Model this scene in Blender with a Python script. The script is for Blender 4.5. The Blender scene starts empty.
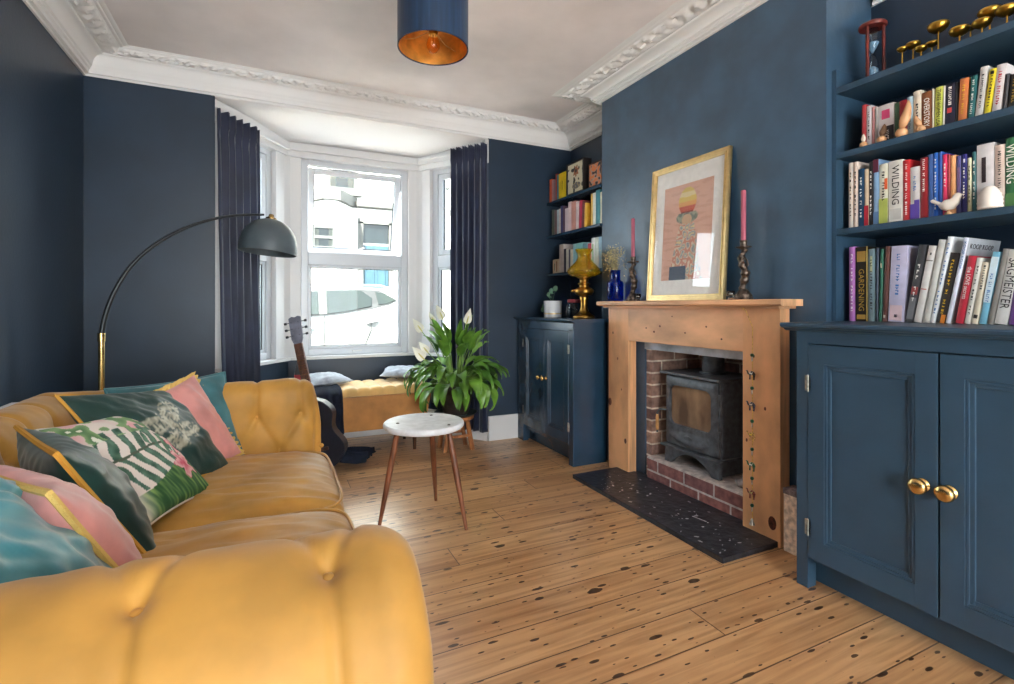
import bpy, bmesh, math, random
from mathutils import Vector, Matrix, noise as mnoise
random.seed(7)
R = math.radians
PI = math.pi
scene = bpy.context.scene
COL = scene.collection.objects
# ------------------------------------------------------------------ camera
CAM_H = 1.10; F_PX = 500.0; YAW = R(25.2); HORIZON = 306.0; CXP = 507.0
cd = bpy.data.cameras.new('camera'); cam = bpy.data.objects.new('camera', cd); COL.link(cam)
cam.location = (0, 0, CAM_H); cam.rotation_euler = (R(90), 0, -YAW)
cd.sensor_width = 36; cd.lens = F_PX / 1014 * 36; cd.shift_y = -(342 - HORIZON) / 1014
cd.clip_start = 0.02; cd.clip_end = 200
scene.camera = cam
_s, _c = math.sin(YAW), math.cos(YAW)
def wall_y(px, X):                      # Y of the point of the plane x = X that the photo shows in column px
    a = (px - CXP) / F_PX
    return X * (_c - a * _s) / (_s + a * _c)
def wall_z(px, py, X):                  # its height in row py
    a = (px - CXP) / F_PX
    return CAM_H + (HORIZON - py) / F_PX * X / (_s + a * _c)

# ------------------------------------------------------------------ materials
def lin(c):
    return tuple(((v / 255) / 12.92 if v / 255 <= 0.04045 else ((v / 255 + 0.055) / 1.055) ** 2.4) for v in c) + (1.0,)
_M = {}
def M(name, rgb, rough=0.5, metal=0.0, var=None, bump=None, sheen=0.0, coat=0.0, spec=0.5, trans=0.0, ior=1.45, emit=None, stretch=(1, 1, 1), alt=None):
    """principled material; var=(scale, amount) mottles the colour, bump=(scale, strength), alt = second colour"""
    if name in _M: return _M[name]
    m = bpy.data.materials.new(name); m.use_nodes = True; _M[name] = m
    nt = m.node_tree; N = nt.nodes; L = nt.links
    b = N['Principled BSDF']
    b.inputs['Base Color'].default_value = lin(rgb); b.inputs['Roughness'].default_value = rough
    b.inputs['Metallic'].default_value = metal; b.inputs['Specular IOR Level'].default_value = spec
    b.inputs['IOR'].default_value = ior
    if sheen: b.inputs['Sheen Weight'].default_value = sheen; b.inputs['Sheen Roughness'].default_value = 0.4
    if coat: b.inputs['Coat Weight'].default_value = coat; b.inputs['Coat Roughness'].default_value = 0.12
    if trans: b.inputs['Transmission Weight'].default_value = trans
    if emit: b.inputs['Emission Color'].default_value = lin(emit[0]); b.inputs['Emission Strength'].default_value = emit[1]
    if var or bump:
        tc = N.new('ShaderNodeTexCoord'); mp = N.new('ShaderNodeMapping'); L.new(tc.outputs['Object'], mp.inputs['Vector'])
        mp.inputs['Scale'].default_value = stretch
    if var:
        t = N.new('ShaderNodeTexNoise'); t.inputs['Scale'].default_value = var[0]; t.inputs['Detail'].default_value = 5
        L.new(mp.outputs[0], t.inputs['Vector'])
        r = N.new('ShaderNodeValToRGB'); L.new(t.outputs['Fac'], r.inputs['Fac'])
        a = var[1]
        c2 = alt if alt else tuple(min(255, v * (1 + a)) for v in rgb)
        c1 = rgb if alt else tuple(v * (1 - a) for v in rgb)
        r.color_ramp.elements[0].position = 0.35; r.color_ramp.elements[1].position = 0.65
        r.color_ramp.elements[0].color = lin(c1); r.color_ramp.elements[1].color = lin(c2)
        L.new(r.outputs['Color'], b.inputs['Base Color'])
    if bump:
        t = N.new('ShaderNodeTexNoise'); t.inputs['Scale'].default_value = bump[0]; t.inputs['Detail'].default_value = 4
        L.new(mp.outputs[0], t.inputs['Vector'])
        bm_ = N.new('ShaderNodeBump'); bm_.inputs['Strength'].default_value = bump[1]; bm_.inputs['Distance'].default_value = 0.01
        L.new(t.outputs['Fac'], bm_.inputs['Height']); L.new(bm_.outputs['Normal'], b.inputs['Normal'])
    return m

def glass_mat(name, tint=(255, 255, 255), refl=0.9, rough=0.0, body=None, dens=0.0):
    """thin pane: see-through plus a fresnel reflection"""
    if name in _M: return _M[name]
    m = bpy.data.materials.new(name); m.use_nodes = True; _M[name] = m
    nt = m.node_tree; N = nt.nodes; L = nt.links; N.clear()
    o = N.new('ShaderNodeOutputMaterial'); mx = N.new('ShaderNodeMixShader'); t = N.new('ShaderNodeBsdfTransparent'); g = N.new('ShaderNodeBsdfGlossy')
    f = N.new('ShaderNodeLayerWeight'); pw = N.new('ShaderNodeMath'); pw.operation = 'POWER'; pw.inputs[1].default_value = 5
    mu = N.new('ShaderNodeMath'); mu.operation = 'MULTIPLY_ADD'; mu.inputs[1].default_value = refl * 0.95; mu.inputs[2].default_value = 0.045 * refl
    t.inputs['Color'].default_value = lin(tint); g.inputs['Roughness'].default_value = rough
    L.new(f.outputs['Facing'], pw.inputs[0]); L.new(pw.outputs[0], mu.inputs[0]); L.new(mu.outputs[0], mx.inputs[0]); L.new(g.outputs[0], mx.inputs[2])
    if body:
        df = N.new('ShaderNodeBsdfTranslucent'); df.inputs['Color'].default_value = lin(body); d2 = N.new('ShaderNodeBsdfDiffuse'); d2.inputs['Color'].default_value = lin(body)
        m1 = N.new('ShaderNodeMixShader'); m1.inputs[0].default_value = 0.5; m2 = N.new('ShaderNodeMixShader'); m2.inputs[0].default_value = dens
        L.new(df.outputs[0], m1.inputs[1]); L.new(d2.outputs[0], m1.inputs[2]); L.new(t.outputs[0], m2.inputs[1]); L.new(m1.outputs[0], m2.inputs[2]); L.new(m2.outputs[0], mx.inputs[1])
    else: L.new(t.outputs[0], mx.inputs[1])
    L.new(mx.outputs[0], o.inputs[0])
    return m

def attr_mat(name, rough=0.7, sheen=0.0, bump=None):
    m = M(name, (128, 128, 128), rough, sheen=sheen, bump=bump)
    nt = m.node_tree
    if not any(n.type == 'VERTEX_COLOR' for n in nt.nodes):
        a = nt.nodes.new('ShaderNodeVertexColor'); a.layer_name = 'print'
        nt.links.new(a.outputs['Color'], nt.nodes['Principled BSDF'].inputs['Base Color'])
    return m

# ------------------------------------------------------------------ mesh helpers
def newbm(): return bmesh.new()
def box(bm, x0, x1, y0, y1, z0, z1, bev=0.0, seg=2):
    vs = [bm.verts.new(p) for p in ((x0, y0, z0), (x1, y0, z0), (x1, y1, z0), (x0, y1, z0), (x0, y0, z1), (x1, y0, z1), (x1, y1, z1), (x0, y1, z1))]
    fs = [bm.faces.new([vs[i] for i in q]) for q in ((3, 2, 1, 0), (4, 5, 6, 7), (0, 1, 5, 4), (1, 2, 6, 5), (2, 3, 7, 6), (3, 0, 4, 7))]
    if bev > 0:
        es = list({e for f in fs for e in f.edges})
        bmesh.ops.bevel(bm, geom=es, offset=bev, segments=seg, affect='EDGES', profile=0.6)
    return bm
def obox(bm, o, ux, uy, uz, bev=0.0):
    """box from a corner and three edge vectors"""
    o = Vector(o); ux = Vector(ux); uy = Vector(uy); uz = Vector(uz)
    vs = [bm.verts.new(p) for p in (o, o + ux, o + ux + uy, o + uy, o + uz, o + ux + uz, o + ux + uy + uz, o + uy + uz)]
    fs = [bm.faces.new([vs[i] for i in q]) for q in ((3, 2, 1, 0), (4, 5, 6, 7), (0, 1, 5, 4), (1, 2, 6, 5), (2, 3, 7, 6), (3, 0, 4, 7))]
    if ux.cross(uy).dot(uz) < 0: bmesh.ops.reverse_faces(bm, faces=fs)
    if bev > 0: bmesh.ops.bevel(bm, geom=list({e for f in fs for e in f.edges}), offset=bev, segments=2, affect='EDGES', profile=0.6)
    return bm
def lathe(bm, prof, c=(0, 0, 0), n=28, axis='z', a0=0.0):
    """prof: (r, h) from bottom to top, closed at r = 0"""
    c = Vector(c); rings = []
    for r, h in prof:
        if r <= 1e-6:
            rings.append([bm.verts.new(c + (Vector((0, 0, h)) if axis == 'z' else Vector((-h, 0, 0)) if axis == '-x' else Vector((0, h, 0))))]); continue
        ring = []
        for i in range(n):
            a = a0 + 2 * PI * i / n
            if axis == 'z': p = Vector((r * math.cos(a), r * math.sin(a), h))
            elif axis == '-x': p = Vector((-h, r * math.cos(a), -r * math.sin(a)))
            else: p = Vector((r * math.cos(a), h, -r * math.sin(a)))
            ring.append(bm.verts.new(c + p))
        rings.append(ring)
    for a, b in zip(rings, rings[1:]):
        if len(a) == 1 and len(b) == 1: continue
        for i in range(n):
            j = (i + 1) % n
            if len(a) == 1: bm.faces.new((a[0], b[j], b[i])[::-1])
            elif len(b) == 1: bm.faces.new((a[i], a[j], b[0]))
            else: bm.faces.new((a[i], a[j], b[j], b[i]))
    return bm
def tube(bm, pts, r, n=8, closed=False, caps=True):
    pts = [Vector(p) for p in pts]; m = len(pts)
    rr = r if isinstance(r, (list, tuple)) else [r] * m
    rings = []; prev = None
    for i, p in enumerate(pts):
        a = pts[(i - 1) % m] if (closed or i > 0) else p
        b = pts[(i + 1) % m] if (closed or i < m - 1) else p
        d = (b - a)
        d = d.normalized() if d.length > 1e-9 else Vector((0, 0, 1))
        if prev is None:
            u = d.cross(Vector((0, 0, 1)))
            if u.length < 1e-3: u = d.cross(Vector((1, 0, 0)))
        else:
            u = prev - d * prev.dot(d)
        u.normalize(); prev = u; v = d.cross(u)
        rings.append([bm.verts.new(p + (u * math.cos(2 * PI * k / n) + v * math.sin(2 * PI * k / n)) * rr[i]) for k in range(n)])
    rng = range(m) if closed else range(m - 1)
    for i in rng:
        a, b = rings[i], rings[(i + 1) % m]
        for k in range(n): bm.faces.new((a[k], a[(k + 1) % n], b[(k + 1) % n], b[k]))
    if caps and not closed:
        bm.faces.new(rings[0][::-1]); bm.faces.new(rings[-1])
    return bm
def grid(bm, nu, nv, f, wrap_u=False):
    """surface f(i/(nu-1), j/(nv-1)) -> point; returns vertex table"""
    V = [[bm.verts.new(f(i / (nu - 1 if not wrap_u else nu), j / (nv - 1))) for j in range(nv)] for i in range(nu)]
    for i in range(nu if wrap_u else nu - 1):
        for j in range(nv - 1):
            a = (i + 1) % nu
            bm.faces.new((V[i][j], V[a][j], V[a][j + 1], V[i][j + 1]))
    return V
def prism(bm, poly, fn0, fn1):
    """polygon of 2-D points carried between two maps 2-D -> 3-D"""
    a = [bm.verts.new(fn0(*p)) for p in poly]; b = [bm.verts.new(fn1(*p)) for p in poly]
    n = len(poly)
    bm.faces.new(a[::-1]); bm.faces.new(b)
    for i in range(n): bm.faces.new((a[i], a[(i + 1) % n], b[(i + 1) % n], b[i]))
    return bm
def mesh_obj(name, bm, mat, parent=None, smooth=False, normals=True, loc=None, rot=None):
    if normals: bmesh.ops.recalc_face_normals(bm, faces=bm.faces[:])
    me = bpy.data.meshes.new(name); bm.to_mesh(me); bm.free()
    o = bpy.data.objects.new(name, me); COL.link(o)
    for m in (mat if isinstance(mat, (list, tuple)) else [mat]): me.materials.append(m)
    if smooth:
        for p in me.polygons: p.use_smooth = True
        if smooth != 'all': me.set_sharp_from_angle(angle=R(38))
    if parent: o.parent = parent
    if loc: o.location = loc
    if rot: o.rotation_euler = rot
    return o
def tag(o, label, cat, group=None):
    o['label'] = label; o['category'] = cat
    if group: o['group'] = group
    return o
def thing(name, label, cat, loc=(0, 0, 0), rotz=0.0, group=None):
    o = bpy.data.objects.new(name, None); COL.link(o); o.location = loc; o.rotation_euler = (0, 0, rotz); o.empty_display_size = 0.1
    return tag(o, label, cat, group)
def struct(name, bm, mat, smooth=False, normals=True):
    o = mesh_obj(name, bm, mat, smooth=smooth, normals=normals); o['kind'] = 'structure'; return o
def rel(root):
    """map of world points into a thing's own frame"""
    mw = Matrix.Translation(root.location) @ root.rotation_euler.to_matrix().to_4x4()
    inv = mw.inverted()
    return lambda p: inv @ Vector(p)
def copy_tree(o, parent=None):
    c = o.copy(); COL.link(c)
    if parent: c.parent = parent
    for ch in [x for x in bpy.data.objects if x.parent == o]: copy_tree(ch, c)
    return c
def paint(o, fn):
    """pattern printed on a surface: colour per vertex from its rest position index"""
    me = o.data; at = me.color_attributes.new('print', 'FLOAT_COLOR', 'POINT')
    for i in range(len(me.vertices)): at.data[i].color = lin(fn(i))
def text(body, size, mat, parent, mtx, sx=1.0, name='title', depth=0.0004):
    cu = bpy.data.curves.new(name, 'FONT'); cu.body = body; cu.size = size; cu.align_x = 'CENTER'; cu.align_y = 'CENTER'; cu.extrude = depth
    cu.resolution_u = 2
    tmp = bpy.data.objects.new(name, cu); COL.link(tmp); me = bpy.data.meshes.new_from_object(tmp); bpy.data.objects.remove(tmp); bpy.data.curves.remove(cu)
    me.materials.clear(); me.materials.append(mat)
    o = bpy.data.objects.new(name, me); COL.link(o); o.parent = parent
    o.matrix_local = mtx @ Matrix.Diagonal((sx, 1, 1, 1))
    return o
def frame_mtx(o, x, y):
    x = Vector(x).normalized(); y = Vector(y).normalized(); z = x.cross(y)
    return Matrix(((x.x, y.x, z.x, o[0]), (x.y, y.y, z.y, o[1]), (x.z, y.z, z.z, o[2]), (0, 0, 0, 1)))
def nz(x, y, z=0.0): return mnoise.noise(Vector((x, y, z)))

# ------------------------------------------------------------------ palette
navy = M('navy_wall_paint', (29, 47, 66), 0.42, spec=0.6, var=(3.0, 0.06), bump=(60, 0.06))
navy_breast_lit = M('navy_plaster_paint_lit', (52, 80, 104), 0.42, spec=1.0, var=(5.0, 0.10), bump=(14, 0.25))  # the wall navy with its colour lifted to stand in for window sheen
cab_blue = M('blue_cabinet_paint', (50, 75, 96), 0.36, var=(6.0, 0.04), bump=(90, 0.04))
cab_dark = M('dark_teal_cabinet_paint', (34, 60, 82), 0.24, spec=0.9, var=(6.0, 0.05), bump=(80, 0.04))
white = M('white_gloss_paint', (213, 212, 212), 0.35, bump=(40, 0.03))
upvc = M('white_window_frame', (202, 206, 212), 0.25, bump=(50, 0.01))
plaster = M('white_plaster', (228, 225, 224), 0.7, bump=(50, 0.05))
ceil_m = M('ceiling_plaster', (234, 227, 226), 0.65, var=(1.6, 0.05), bump=(5, 0.12))
brass = M('brass', (208, 176, 116), 0.25, 1.0, var=(20, 0.08))
old_brass = M('aged_brass', (168, 128, 62), 0.3, 1.0, var=(16, 0.25))
gold = M('gold_leaf', (222, 194, 140), 0.30, 1.0, var=(30, 0.04))
black_iron = M('black_iron', (82, 86, 92), 0.40, 0.0, var=(30, 0.15), bump=(140, 0.08))
steel_grey = M('grey_steel', (176, 182, 190), 0.5, 0.0, var=(8, 0.15))
chrome = M('chrome', (200, 200, 200), 0.15, 1.0, bump=(30, 0.01))
mustard = M('mustard_velvet', (182, 134, 60), 0.60, var=(5, 0.10), bump=(7, 0.18), sheen=0.22)
mustard_trim = M('mustard_trim', (205, 150, 58), 0.6, bump=(200, 0.1))

def floor_material():
    m = bpy.data.materials.new('pine_floorboards'); m.use_nodes = True
    nt = m.node_tree; N = nt.nodes; L = nt.links; b = N['Principled BSDF']
    def mth(op, a, bb=None, cc=None):
        n = N.new('ShaderNodeMath'); n.operation = op
        for k, v in enumerate((a, bb, cc)):
            if v is None: continue
            if isinstance(v, (int, float)): n.inputs[k].default_value = v
            else: L.new(v, n.inputs[k])
        return n.outputs[0]
    tc = N.new('ShaderNodeTexCoord'); sp = N.new('ShaderNodeSeparateXYZ'); L.new(tc.outputs['Object'], sp.inputs[0])
    X, Y = sp.outputs[0], sp.outputs[1]
    yb = mth('DIVIDE', mth('SUBTRACT', Y, 1.361), 0.161)
    idx = mth('FLOOR', yb); fr = mth('FRACT', yb)
    xs = mth('ADD', X, mth('MULTIPLY', idx, 1.37))
    xb = mth('DIVIDE', xs, 3.1); xi = mth('FLOOR', xb); xf = mth('FRACT', xb)
    bid = mth('ADD', mth('MULTIPLY', idx, 3.17), mth('MULTIPLY', xi, 7.31))
    wn = N.new('ShaderNodeTexWhiteNoise'); wn.noise_dimensions = '1D'; L.new(bid, wn.inputs['W'])
    ramp = N.new('ShaderNodeValToRGB'); L.new(wn.outputs['Value'], ramp.inputs['Fac'])
    e = ramp.color_ramp.elements; e[0].position = 0.0; e[0].color = lin((190, 146, 104)); e[1].position = 1.0; e[1].color = lin((216, 174, 128))
    k = e.new(0.5); k.color = lin((204, 160, 114))
    # grain
    cv = N.new('ShaderNodeCombineXYZ'); L.new(mth('MULTIPLY', X, 2.2), cv.inputs[0]); L.new(mth('MULTIPLY', Y, 42), cv.inputs[1]); L.new(bid, cv.inputs[2])
    gn = N.new('ShaderNodeTexNoise'); gn.inputs['Scale'].default_value = 1.0; gn.inputs['Detail'].default_value = 6; gn.inputs['Distortion'].default_value = 0.6; L.new(cv.outputs[0], gn.inputs['Vector'])
    cv2 = N.new('ShaderNodeCombineXYZ'); L.new(mth('MULTIPLY', X, 1.1), cv2.inputs[0]); L.new(mth('MULTIPLY', Y, 2.5), cv2.inputs[1])
    bn = N.new('ShaderNodeTexNoise'); bn.inputs['Scale'].default_value = 1.6; bn.inputs['Detail'].default_value = 3; L.new(cv2.outputs[0], bn.inputs['Vector'])
    mix = N.new('ShaderNodeMix'); mix.data_type = 'RGBA'; mix.blend_type = 'MULTIPLY'
    gr = N.new('ShaderNodeValToRGB'); L.new(gn.outputs['Fac'], gr.inputs['Fac'])
    gr.color_ramp.elements[0].position = 0.30; gr.color_ramp.elements[0].color = (0.50, 0.40, 0.32, 1); gr.color_ramp.elements[1].position = 0.60; gr.color_ramp.elements[1].color = (1, 1, 1, 1)
    mix.inputs['Factor'].default_value = 0.75; L.new(ramp.outputs['Color'], mix.inputs['A']); L.new(gr.outputs['Color'], mix.inputs['B'])
    # warm worn patches
    mixb = N.new('ShaderNodeMix'); mixb.data_type = 'RGBA'; mixb.blend_type = 'MULTIPLY'; mixb.inputs['Factor'].default_value = 0.5
    br = N.new('ShaderNodeValToRGB'); L.new(bn.outputs['Fac'], br.inputs['Fac']); br.color_ramp.elements[0].position = 0.35; br.color_ramp.elements[0].color = (0.82, 0.70, 0.58, 1); br.color_ramp.elements[1].position = 0.65; br.color_ramp.elements[1].color = (1, 1, 1, 1)
    L.new(mix.outputs['Result'], mixb.inputs['A']); L.new(br.outputs['Color'], mixb.inputs['B'])
    # knots and old nail holes: stretched dark ovals
    def ovals(sx, sy, rad, keep, off):
        c = N.new('ShaderNodeCombineXYZ'); L.new(mth('MULTIPLY', mth('ADD', X, off), sx), c.inputs[0]); L.new(mth('MULTIPLY', mth('ADD', Y, off * 0.7), sy), c.inputs[1])
        v = N.new('ShaderNodeTexVoronoi'); v.voronoi_dimensions = '2D'; v.inputs['Scale'].default_value = 1.0; L.new(c.outputs[0], v.inputs['Vector'])
        w = N.new('ShaderNodeSeparateColor'); L.new(v.outputs['Color'], w.inputs[0])
        near = mth('LESS_THAN', mth('ADD', v.outputs['Distance'], mth('MULTIPLY', mth('SUBTRACT', gn.outputs['Fac'], 0.5), rad * 1.6)), mth('MULTIPLY', w.outputs[1], rad))
        return mth('MULTIPLY', near, mth('LESS_THAN', w.outputs[0], keep))
    kn = mth('MAXIMUM', mth('MAXIMUM', ovals(5.0, 10.0, 0.17, 0.26, 3.7), ovals(8.0, 24.0, 0.20, 0.34, 9.1)), ovals(20.0, 60.0, 0.26, 0.13, 1.3))
    mk = N.new('ShaderNodeMix'); mk.data_type = 'RGBA'; L.new(mth('MULTIPLY', kn, 0.92), mk.inputs['Factor']); L.new(mixb.outputs['Result'], mk.inputs['A']); mk.inputs['B'].default_value = lin((52, 32, 24))
    seam = mth('MAXIMUM', mth('MAXIMUM', mth('LESS_THAN', fr, 0.016), mth('GREATER_THAN', fr, 0.988)), mth('LESS_THAN', xf, 0.0014))
    ms = N.new('ShaderNodeMix'); ms.data_type = 'RGBA'; L.new(mth('MULTIPLY', seam, 0.85), ms.inputs['Factor']); L.new(mk.outputs['Result'], ms.inputs['A']); ms.inputs['B'].default_value = lin((58, 38, 26))
    L.new(ms.outputs['Result'], b.inputs['Base Color'])
    b.inputs['Roughness'].default_value = 0.30; b.inputs['Specular IOR Level'].default_value = 0.9
    bp = N.new('ShaderNodeBump'); bp.inputs['Strength'].default_value = 0.25; bp.inputs['Distance'].default_value = 0.004
    L.new(mth('SUBTRACT', mth('MULTIPLY', gn.outputs['Fac'], 0.35), mth('MULTIPLY', seam, 1.0)), bp.inputs['Height']); L.new(bp.outputs[0], b.inputs['Normal'])
    return m
floor_m = floor_material()

def brick_material(name, c1, c2, mortar, bw=0.215, rh=0.075):
    m = bpy.data.materials.new(name); m.use_nodes = True
    nt = m.node_tree; N = nt.nodes; L = nt.links; b = N['Principled BSDF']
    tc = N.new('ShaderNodeTexCoord'); sp = N.new('ShaderNodeSeparateXYZ'); L.new(tc.outputs['Object'], sp.inputs[0])
    ad = N.new('ShaderNodeMath'); L.new(sp.outputs[0], ad.inputs[0]); L.new(sp.outputs[1], ad.inputs[1])
    cv = N.new('ShaderNodeCombineXYZ'); L.new(ad.outputs[0], cv.inputs[0]); L.new(sp.outputs[2], cv.inputs[1])
    t = N.new('ShaderNodeTexBrick'); t.inputs['Scale'].default_value = 1.0; t.inputs['Brick Width'].default_value = bw; t.inputs['Row Height'].default_value = rh
    t.inputs['Mortar Size'].default_value = 0.006; t.inputs['Mortar Smooth'].default_value = 0.15
    t.inputs['Color1'].default_value = lin(c1); t.inputs['Color2'].default_value = lin(c2); t.inputs['Mortar'].default_value = lin(mortar)
    L.new(cv.outputs[0], t.inputs['Vector'])
    n = N.new('ShaderNodeTexNoise'); n.inputs['Scale'].default_value = 28; n.inputs['Detail'].default_value = 6; L.new(tc.outputs['Object'], n.inputs['Vector'])
    r = N.new('ShaderNodeValToRGB'); L.new(n.outputs['Fac'], r.inputs['Fac']); r.color_ramp.elements[0].position = 0.3; r.color_ramp.elements[0].color = (0.45, 0.43, 0.45, 1); r.color_ramp.elements[1].position = 0.7; r.color_ramp.elements[1].color = (1.2, 1.15, 1.15, 1)
    mx = N.new('ShaderNodeMix'); mx.data_type = 'RGBA'; mx.blend_type = 'MULTIPLY'; mx.inputs['Factor'].default_value = 0.8
    L.new(t.outputs['Color'], mx.inputs['A']); L.new(r.outputs['Color'], mx.inputs['B']); L.new(mx.outputs['Result'], b.inputs['Base Color'])
    b.inputs['Roughness'].default_value = 0.85
    bp = N.new('ShaderNodeBump'); bp.inputs['Strength'].default_value = 0.6; bp.inputs['Distance'].default_value = 0.006; bp.invert = True
    L.new(t.outputs['Fac'], bp.inputs['Height']); L.new(bp.outputs[0], b.inputs['Normal'])
    return m
brick_red = brick_material('red_hearth_brick', (158, 104, 96), (132, 94, 96), (206, 196, 190))
brick_old = brick_material('sooty_old_brick', (186, 150, 128), (128, 102, 98), (236, 222, 200))

# ================================================================== THE ROOM
XL, XR, XRN = -1.012, 2.393, 2.49       # side wall; alcove backs
YF, YB = 3.76, -2.40                    # window wall; wall behind the camera
ZC = 2.65
XB, YB0, YB1 = 2.165, 1.365, 2.985      # chimney breast face and its two corners
T = 0.2
struct('floor', box(newbm(), XL - T, 2.9, YB - T, 4.75, -0.12, 0.0), floor_m)
struct('ceiling', box(newbm(), XL - T, 2.9, YB - T, YF + 0.02, ZC, ZC + 0.15), ceil_m)
struct('wall_left', box(newbm(), XL - T, XL, YB - T, YF + T, 0, ZC), navy)
OL, OR = -0.335, 1.60                   # bay opening
BX0, BX1, BYF = 0.12, 1.18, 4.35        # bay front corners
ZBAY = 2.39
bm = newbm(); box(bm, XL - T, OL, YF, YF + 0.16, 0, ZC); struct('wall_far', bm, navy)
bm = newbm(); box(bm, OR, 2.9, YF, YF + 0.16, 0, ZC); struct('wall_front', bm, navy)
bm = newbm(); box(bm, OL, OR, YF - 0.001, YF + 0.16, 2.468, ZC); struct('wall_head', bm, plaster)
bm = newbm(); box(bm, XR, 2.9, YB1 - 0.02, YF, 0, ZC); struct('wall_right', bm, navy)
bm = newbm(); box(bm, XRN, 2.9, YB - T, YB0 + 0.02, 0, ZC); struct('wall_alcove', bm, navy)
# chimney breast, built round its fireplace opening
FY0, FY1, FZ = 1.70, 2.523, 0.90
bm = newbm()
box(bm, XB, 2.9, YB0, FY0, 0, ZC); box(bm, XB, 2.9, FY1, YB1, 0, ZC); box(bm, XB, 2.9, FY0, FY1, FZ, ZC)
struct('wall_breast', bm, navy_breast_lit)
# brick lining of the fireplace and its two-course plinth
bm = newbm()
box(bm, XB + 0.012, 2.62, FY1 - 0.05, FY1, 0, FZ); box(bm, XB + 0.012, 2.62, FY0, FY0 + 0.03, 0, FZ); box(bm, 2.58, 2.66, FY0, FY1, 0, FZ)
struct('wall_fireplace', bm, brick_old)
bm = newbm()
box(bm, 2.138, 2.58, 1.732, 2.473, 0.0, 0.155, 0.004)
struct('trim_plinth', bm, brick_red)
bm = newbm(); box(bm, 2.16, 2.20, FY0, FY1, 0.825, FZ + 0.002, 0.003); box(bm, 2.2, 2.58, FY0 + 0.03, FY1 - 0.05, FZ - 0.012, FZ)
struct('trim_lintel', bm, steel_grey)
# wall behind the camera with a window opening; an added area light there fills this end
RW0, RW1, RWZ0, RWZ1 = -0.55, 1.75, 0.25, 2.25
bm = newbm()
box(bm, XL - T, RW0, YB - T, YB, 0, ZC); box(bm, RW1, 2.9, YB - T, YB, 0, ZC); box(bm, RW0, RW1, YB - T, YB, RWZ1, ZC); box(bm, RW0, RW1, YB - T, YB, 0, RWZ0)
struct('wall_rear', bm, navy)

# ------------------------------------------------------------------ bay: dwarf walls, posts, ceiling
def bay_segments(off=0.0):
    return [((OL, YF), (BX0, BYF)), ((BX0, BYF), (BX1, BYF)), ((BX1, BYF), (OR, YF))]
ZS = 0.69
bay_path = [(OL, YF), (BX0, BYF), (BX1, BYF), (OR, YF)]
def offset_path(path, d):
    """shift an open plan path sideways by d (outwards for a bay walked left to right)"""
    out = []; n = len(path)
    def nrm(a, b):
        v = Vector((b[0] - a[0], b[1] - a[1])); v.normalize(); return Vector((-v.y, v.x))
    for i in range(n):
        p = Vector(path[i])
        if i == 0: q = p + nrm(path[0], path[1]) * d
        elif i == n - 1: q = p + nrm(path[-2], path[-1]) * d
        else:
            n1, n2 = nrm(path[i - 1], path[i]), nrm(path[i], path[i + 1])
            m = (n1 + n2).normalized(); q = p + m * (d / m.dot(n1))
        out.append((q.x, q.y))
    return out
def band(bm, path, d0, d1, z0, z1):
    A = offset_path(path, d0); B = offset_path(path, d1)
    rings = [[bm.verts.new((*A[i], z0)), bm.verts.new((*B[i], z0)), bm.verts.new((*B[i], z1)), bm.verts.new((*A[i], z1))] for i in range(len(path))]
    for a, b in zip(rings, rings[1:]):
        for k in range(4): bm.faces.new((a[k], a[(k + 1) % 4], b[(k + 1) % 4], b[k]))
    bm.faces.new(rings[0]); bm.faces.new(rings[-1][::-1]); return bm
struct('wall_bay', band(newbm(), bay_path, 0.0, 0.20, 0.0, ZS - 0.02), navy)
struct('trim_sill', band(newbm(), bay_path, -0.035, 0.14, ZS - 0.022, ZS), white)
bm = newbm(); band(bm, bay_path, 0.0, 0.16, 2.30, ZBAY + 0.06); band(bm, bay_path, -0.025, 0.0, 2.345, ZBAY + 0.005); struct('trim_bay_head', bm, white)
struct('baseboard_bay', band(newbm(), bay_path, -0.018, 0.0, 0.0, 0.20), white)
bm = newbm()
pp = offset_path(bay_path, 0.2)
lo = [bm.verts.new((x, y, ZBAY if y > YF + .2 else 2.466)) for x, y in [(OL - .02, YF - 0.0), *pp, (OR + .02, YF)]]
hi = [bm.verts.new((v.co.x, v.co.y, 2.56)) for v in lo]
bm.faces.new(lo); bm.faces.new(hi[::-1])
for i in range(len(lo)): bm.faces.new((lo[i], lo[(i + 1) % len(lo)], hi[(i + 1) % len(lo)], hi[i]))
struct('ceiling_bay', bm, plaster)
def post(x, y, w):
    bm = newbm(); lathe(bm, [(0, ZS - 0.01), (w, ZS - 0.01), (w, 2.36), (0, 2.36)], (x, y, 0), 6, a0=R(30)); return bm
op = offset_path(bay_path, 0.075)
for i in (1, 2): struct('trim_post', post(op[i][0], op[i][1], 0.085), white)
def lining(a, b, s0, s1):      # flat board beside a window
    a = Vector((*a, 0)); b = Vector((*b, 0)); d = (b - a).normalized(); n = Vector((-d.y, d.x, 0)); bm = newbm()
    if s0 > 0: obox(bm, a + n * 0.02 + Vector((0, 0, ZS - .01)), d * s0, n * 0.10, (0, 0, 1.66), 0.004)
    if s1 > 0: obox(bm, b - d * s1 + n * 0.02 + Vector((0, 0, ZS - .01)), d * s1, n * 0.10, (0, 0, 1.66), 0.004)
    struct('trim_lining', bm, white)
lining((BX0, BYF), (BX1, BYF), 0.094, 0.084); lining((OL, YF), (BX0, BYF), 0.059, 0.119); lining((BX1, BYF), (OR, YF), 0.109, 0.059)
# flat white linings that show on each side of the corner posts
bm = newbm(); box(bm, OL - 0.002, OL + 0.035, YF + 0.02, YF + 0.16, 0.0, ZBAY); struct('trim_lining', bm, white)
bm = newbm(); box(bm, OR - 0.03, OR + 0.002, YF - 0.004, YF + 0.16, 2.27, 2.46); struct('trim_lining', bm, white)

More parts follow.
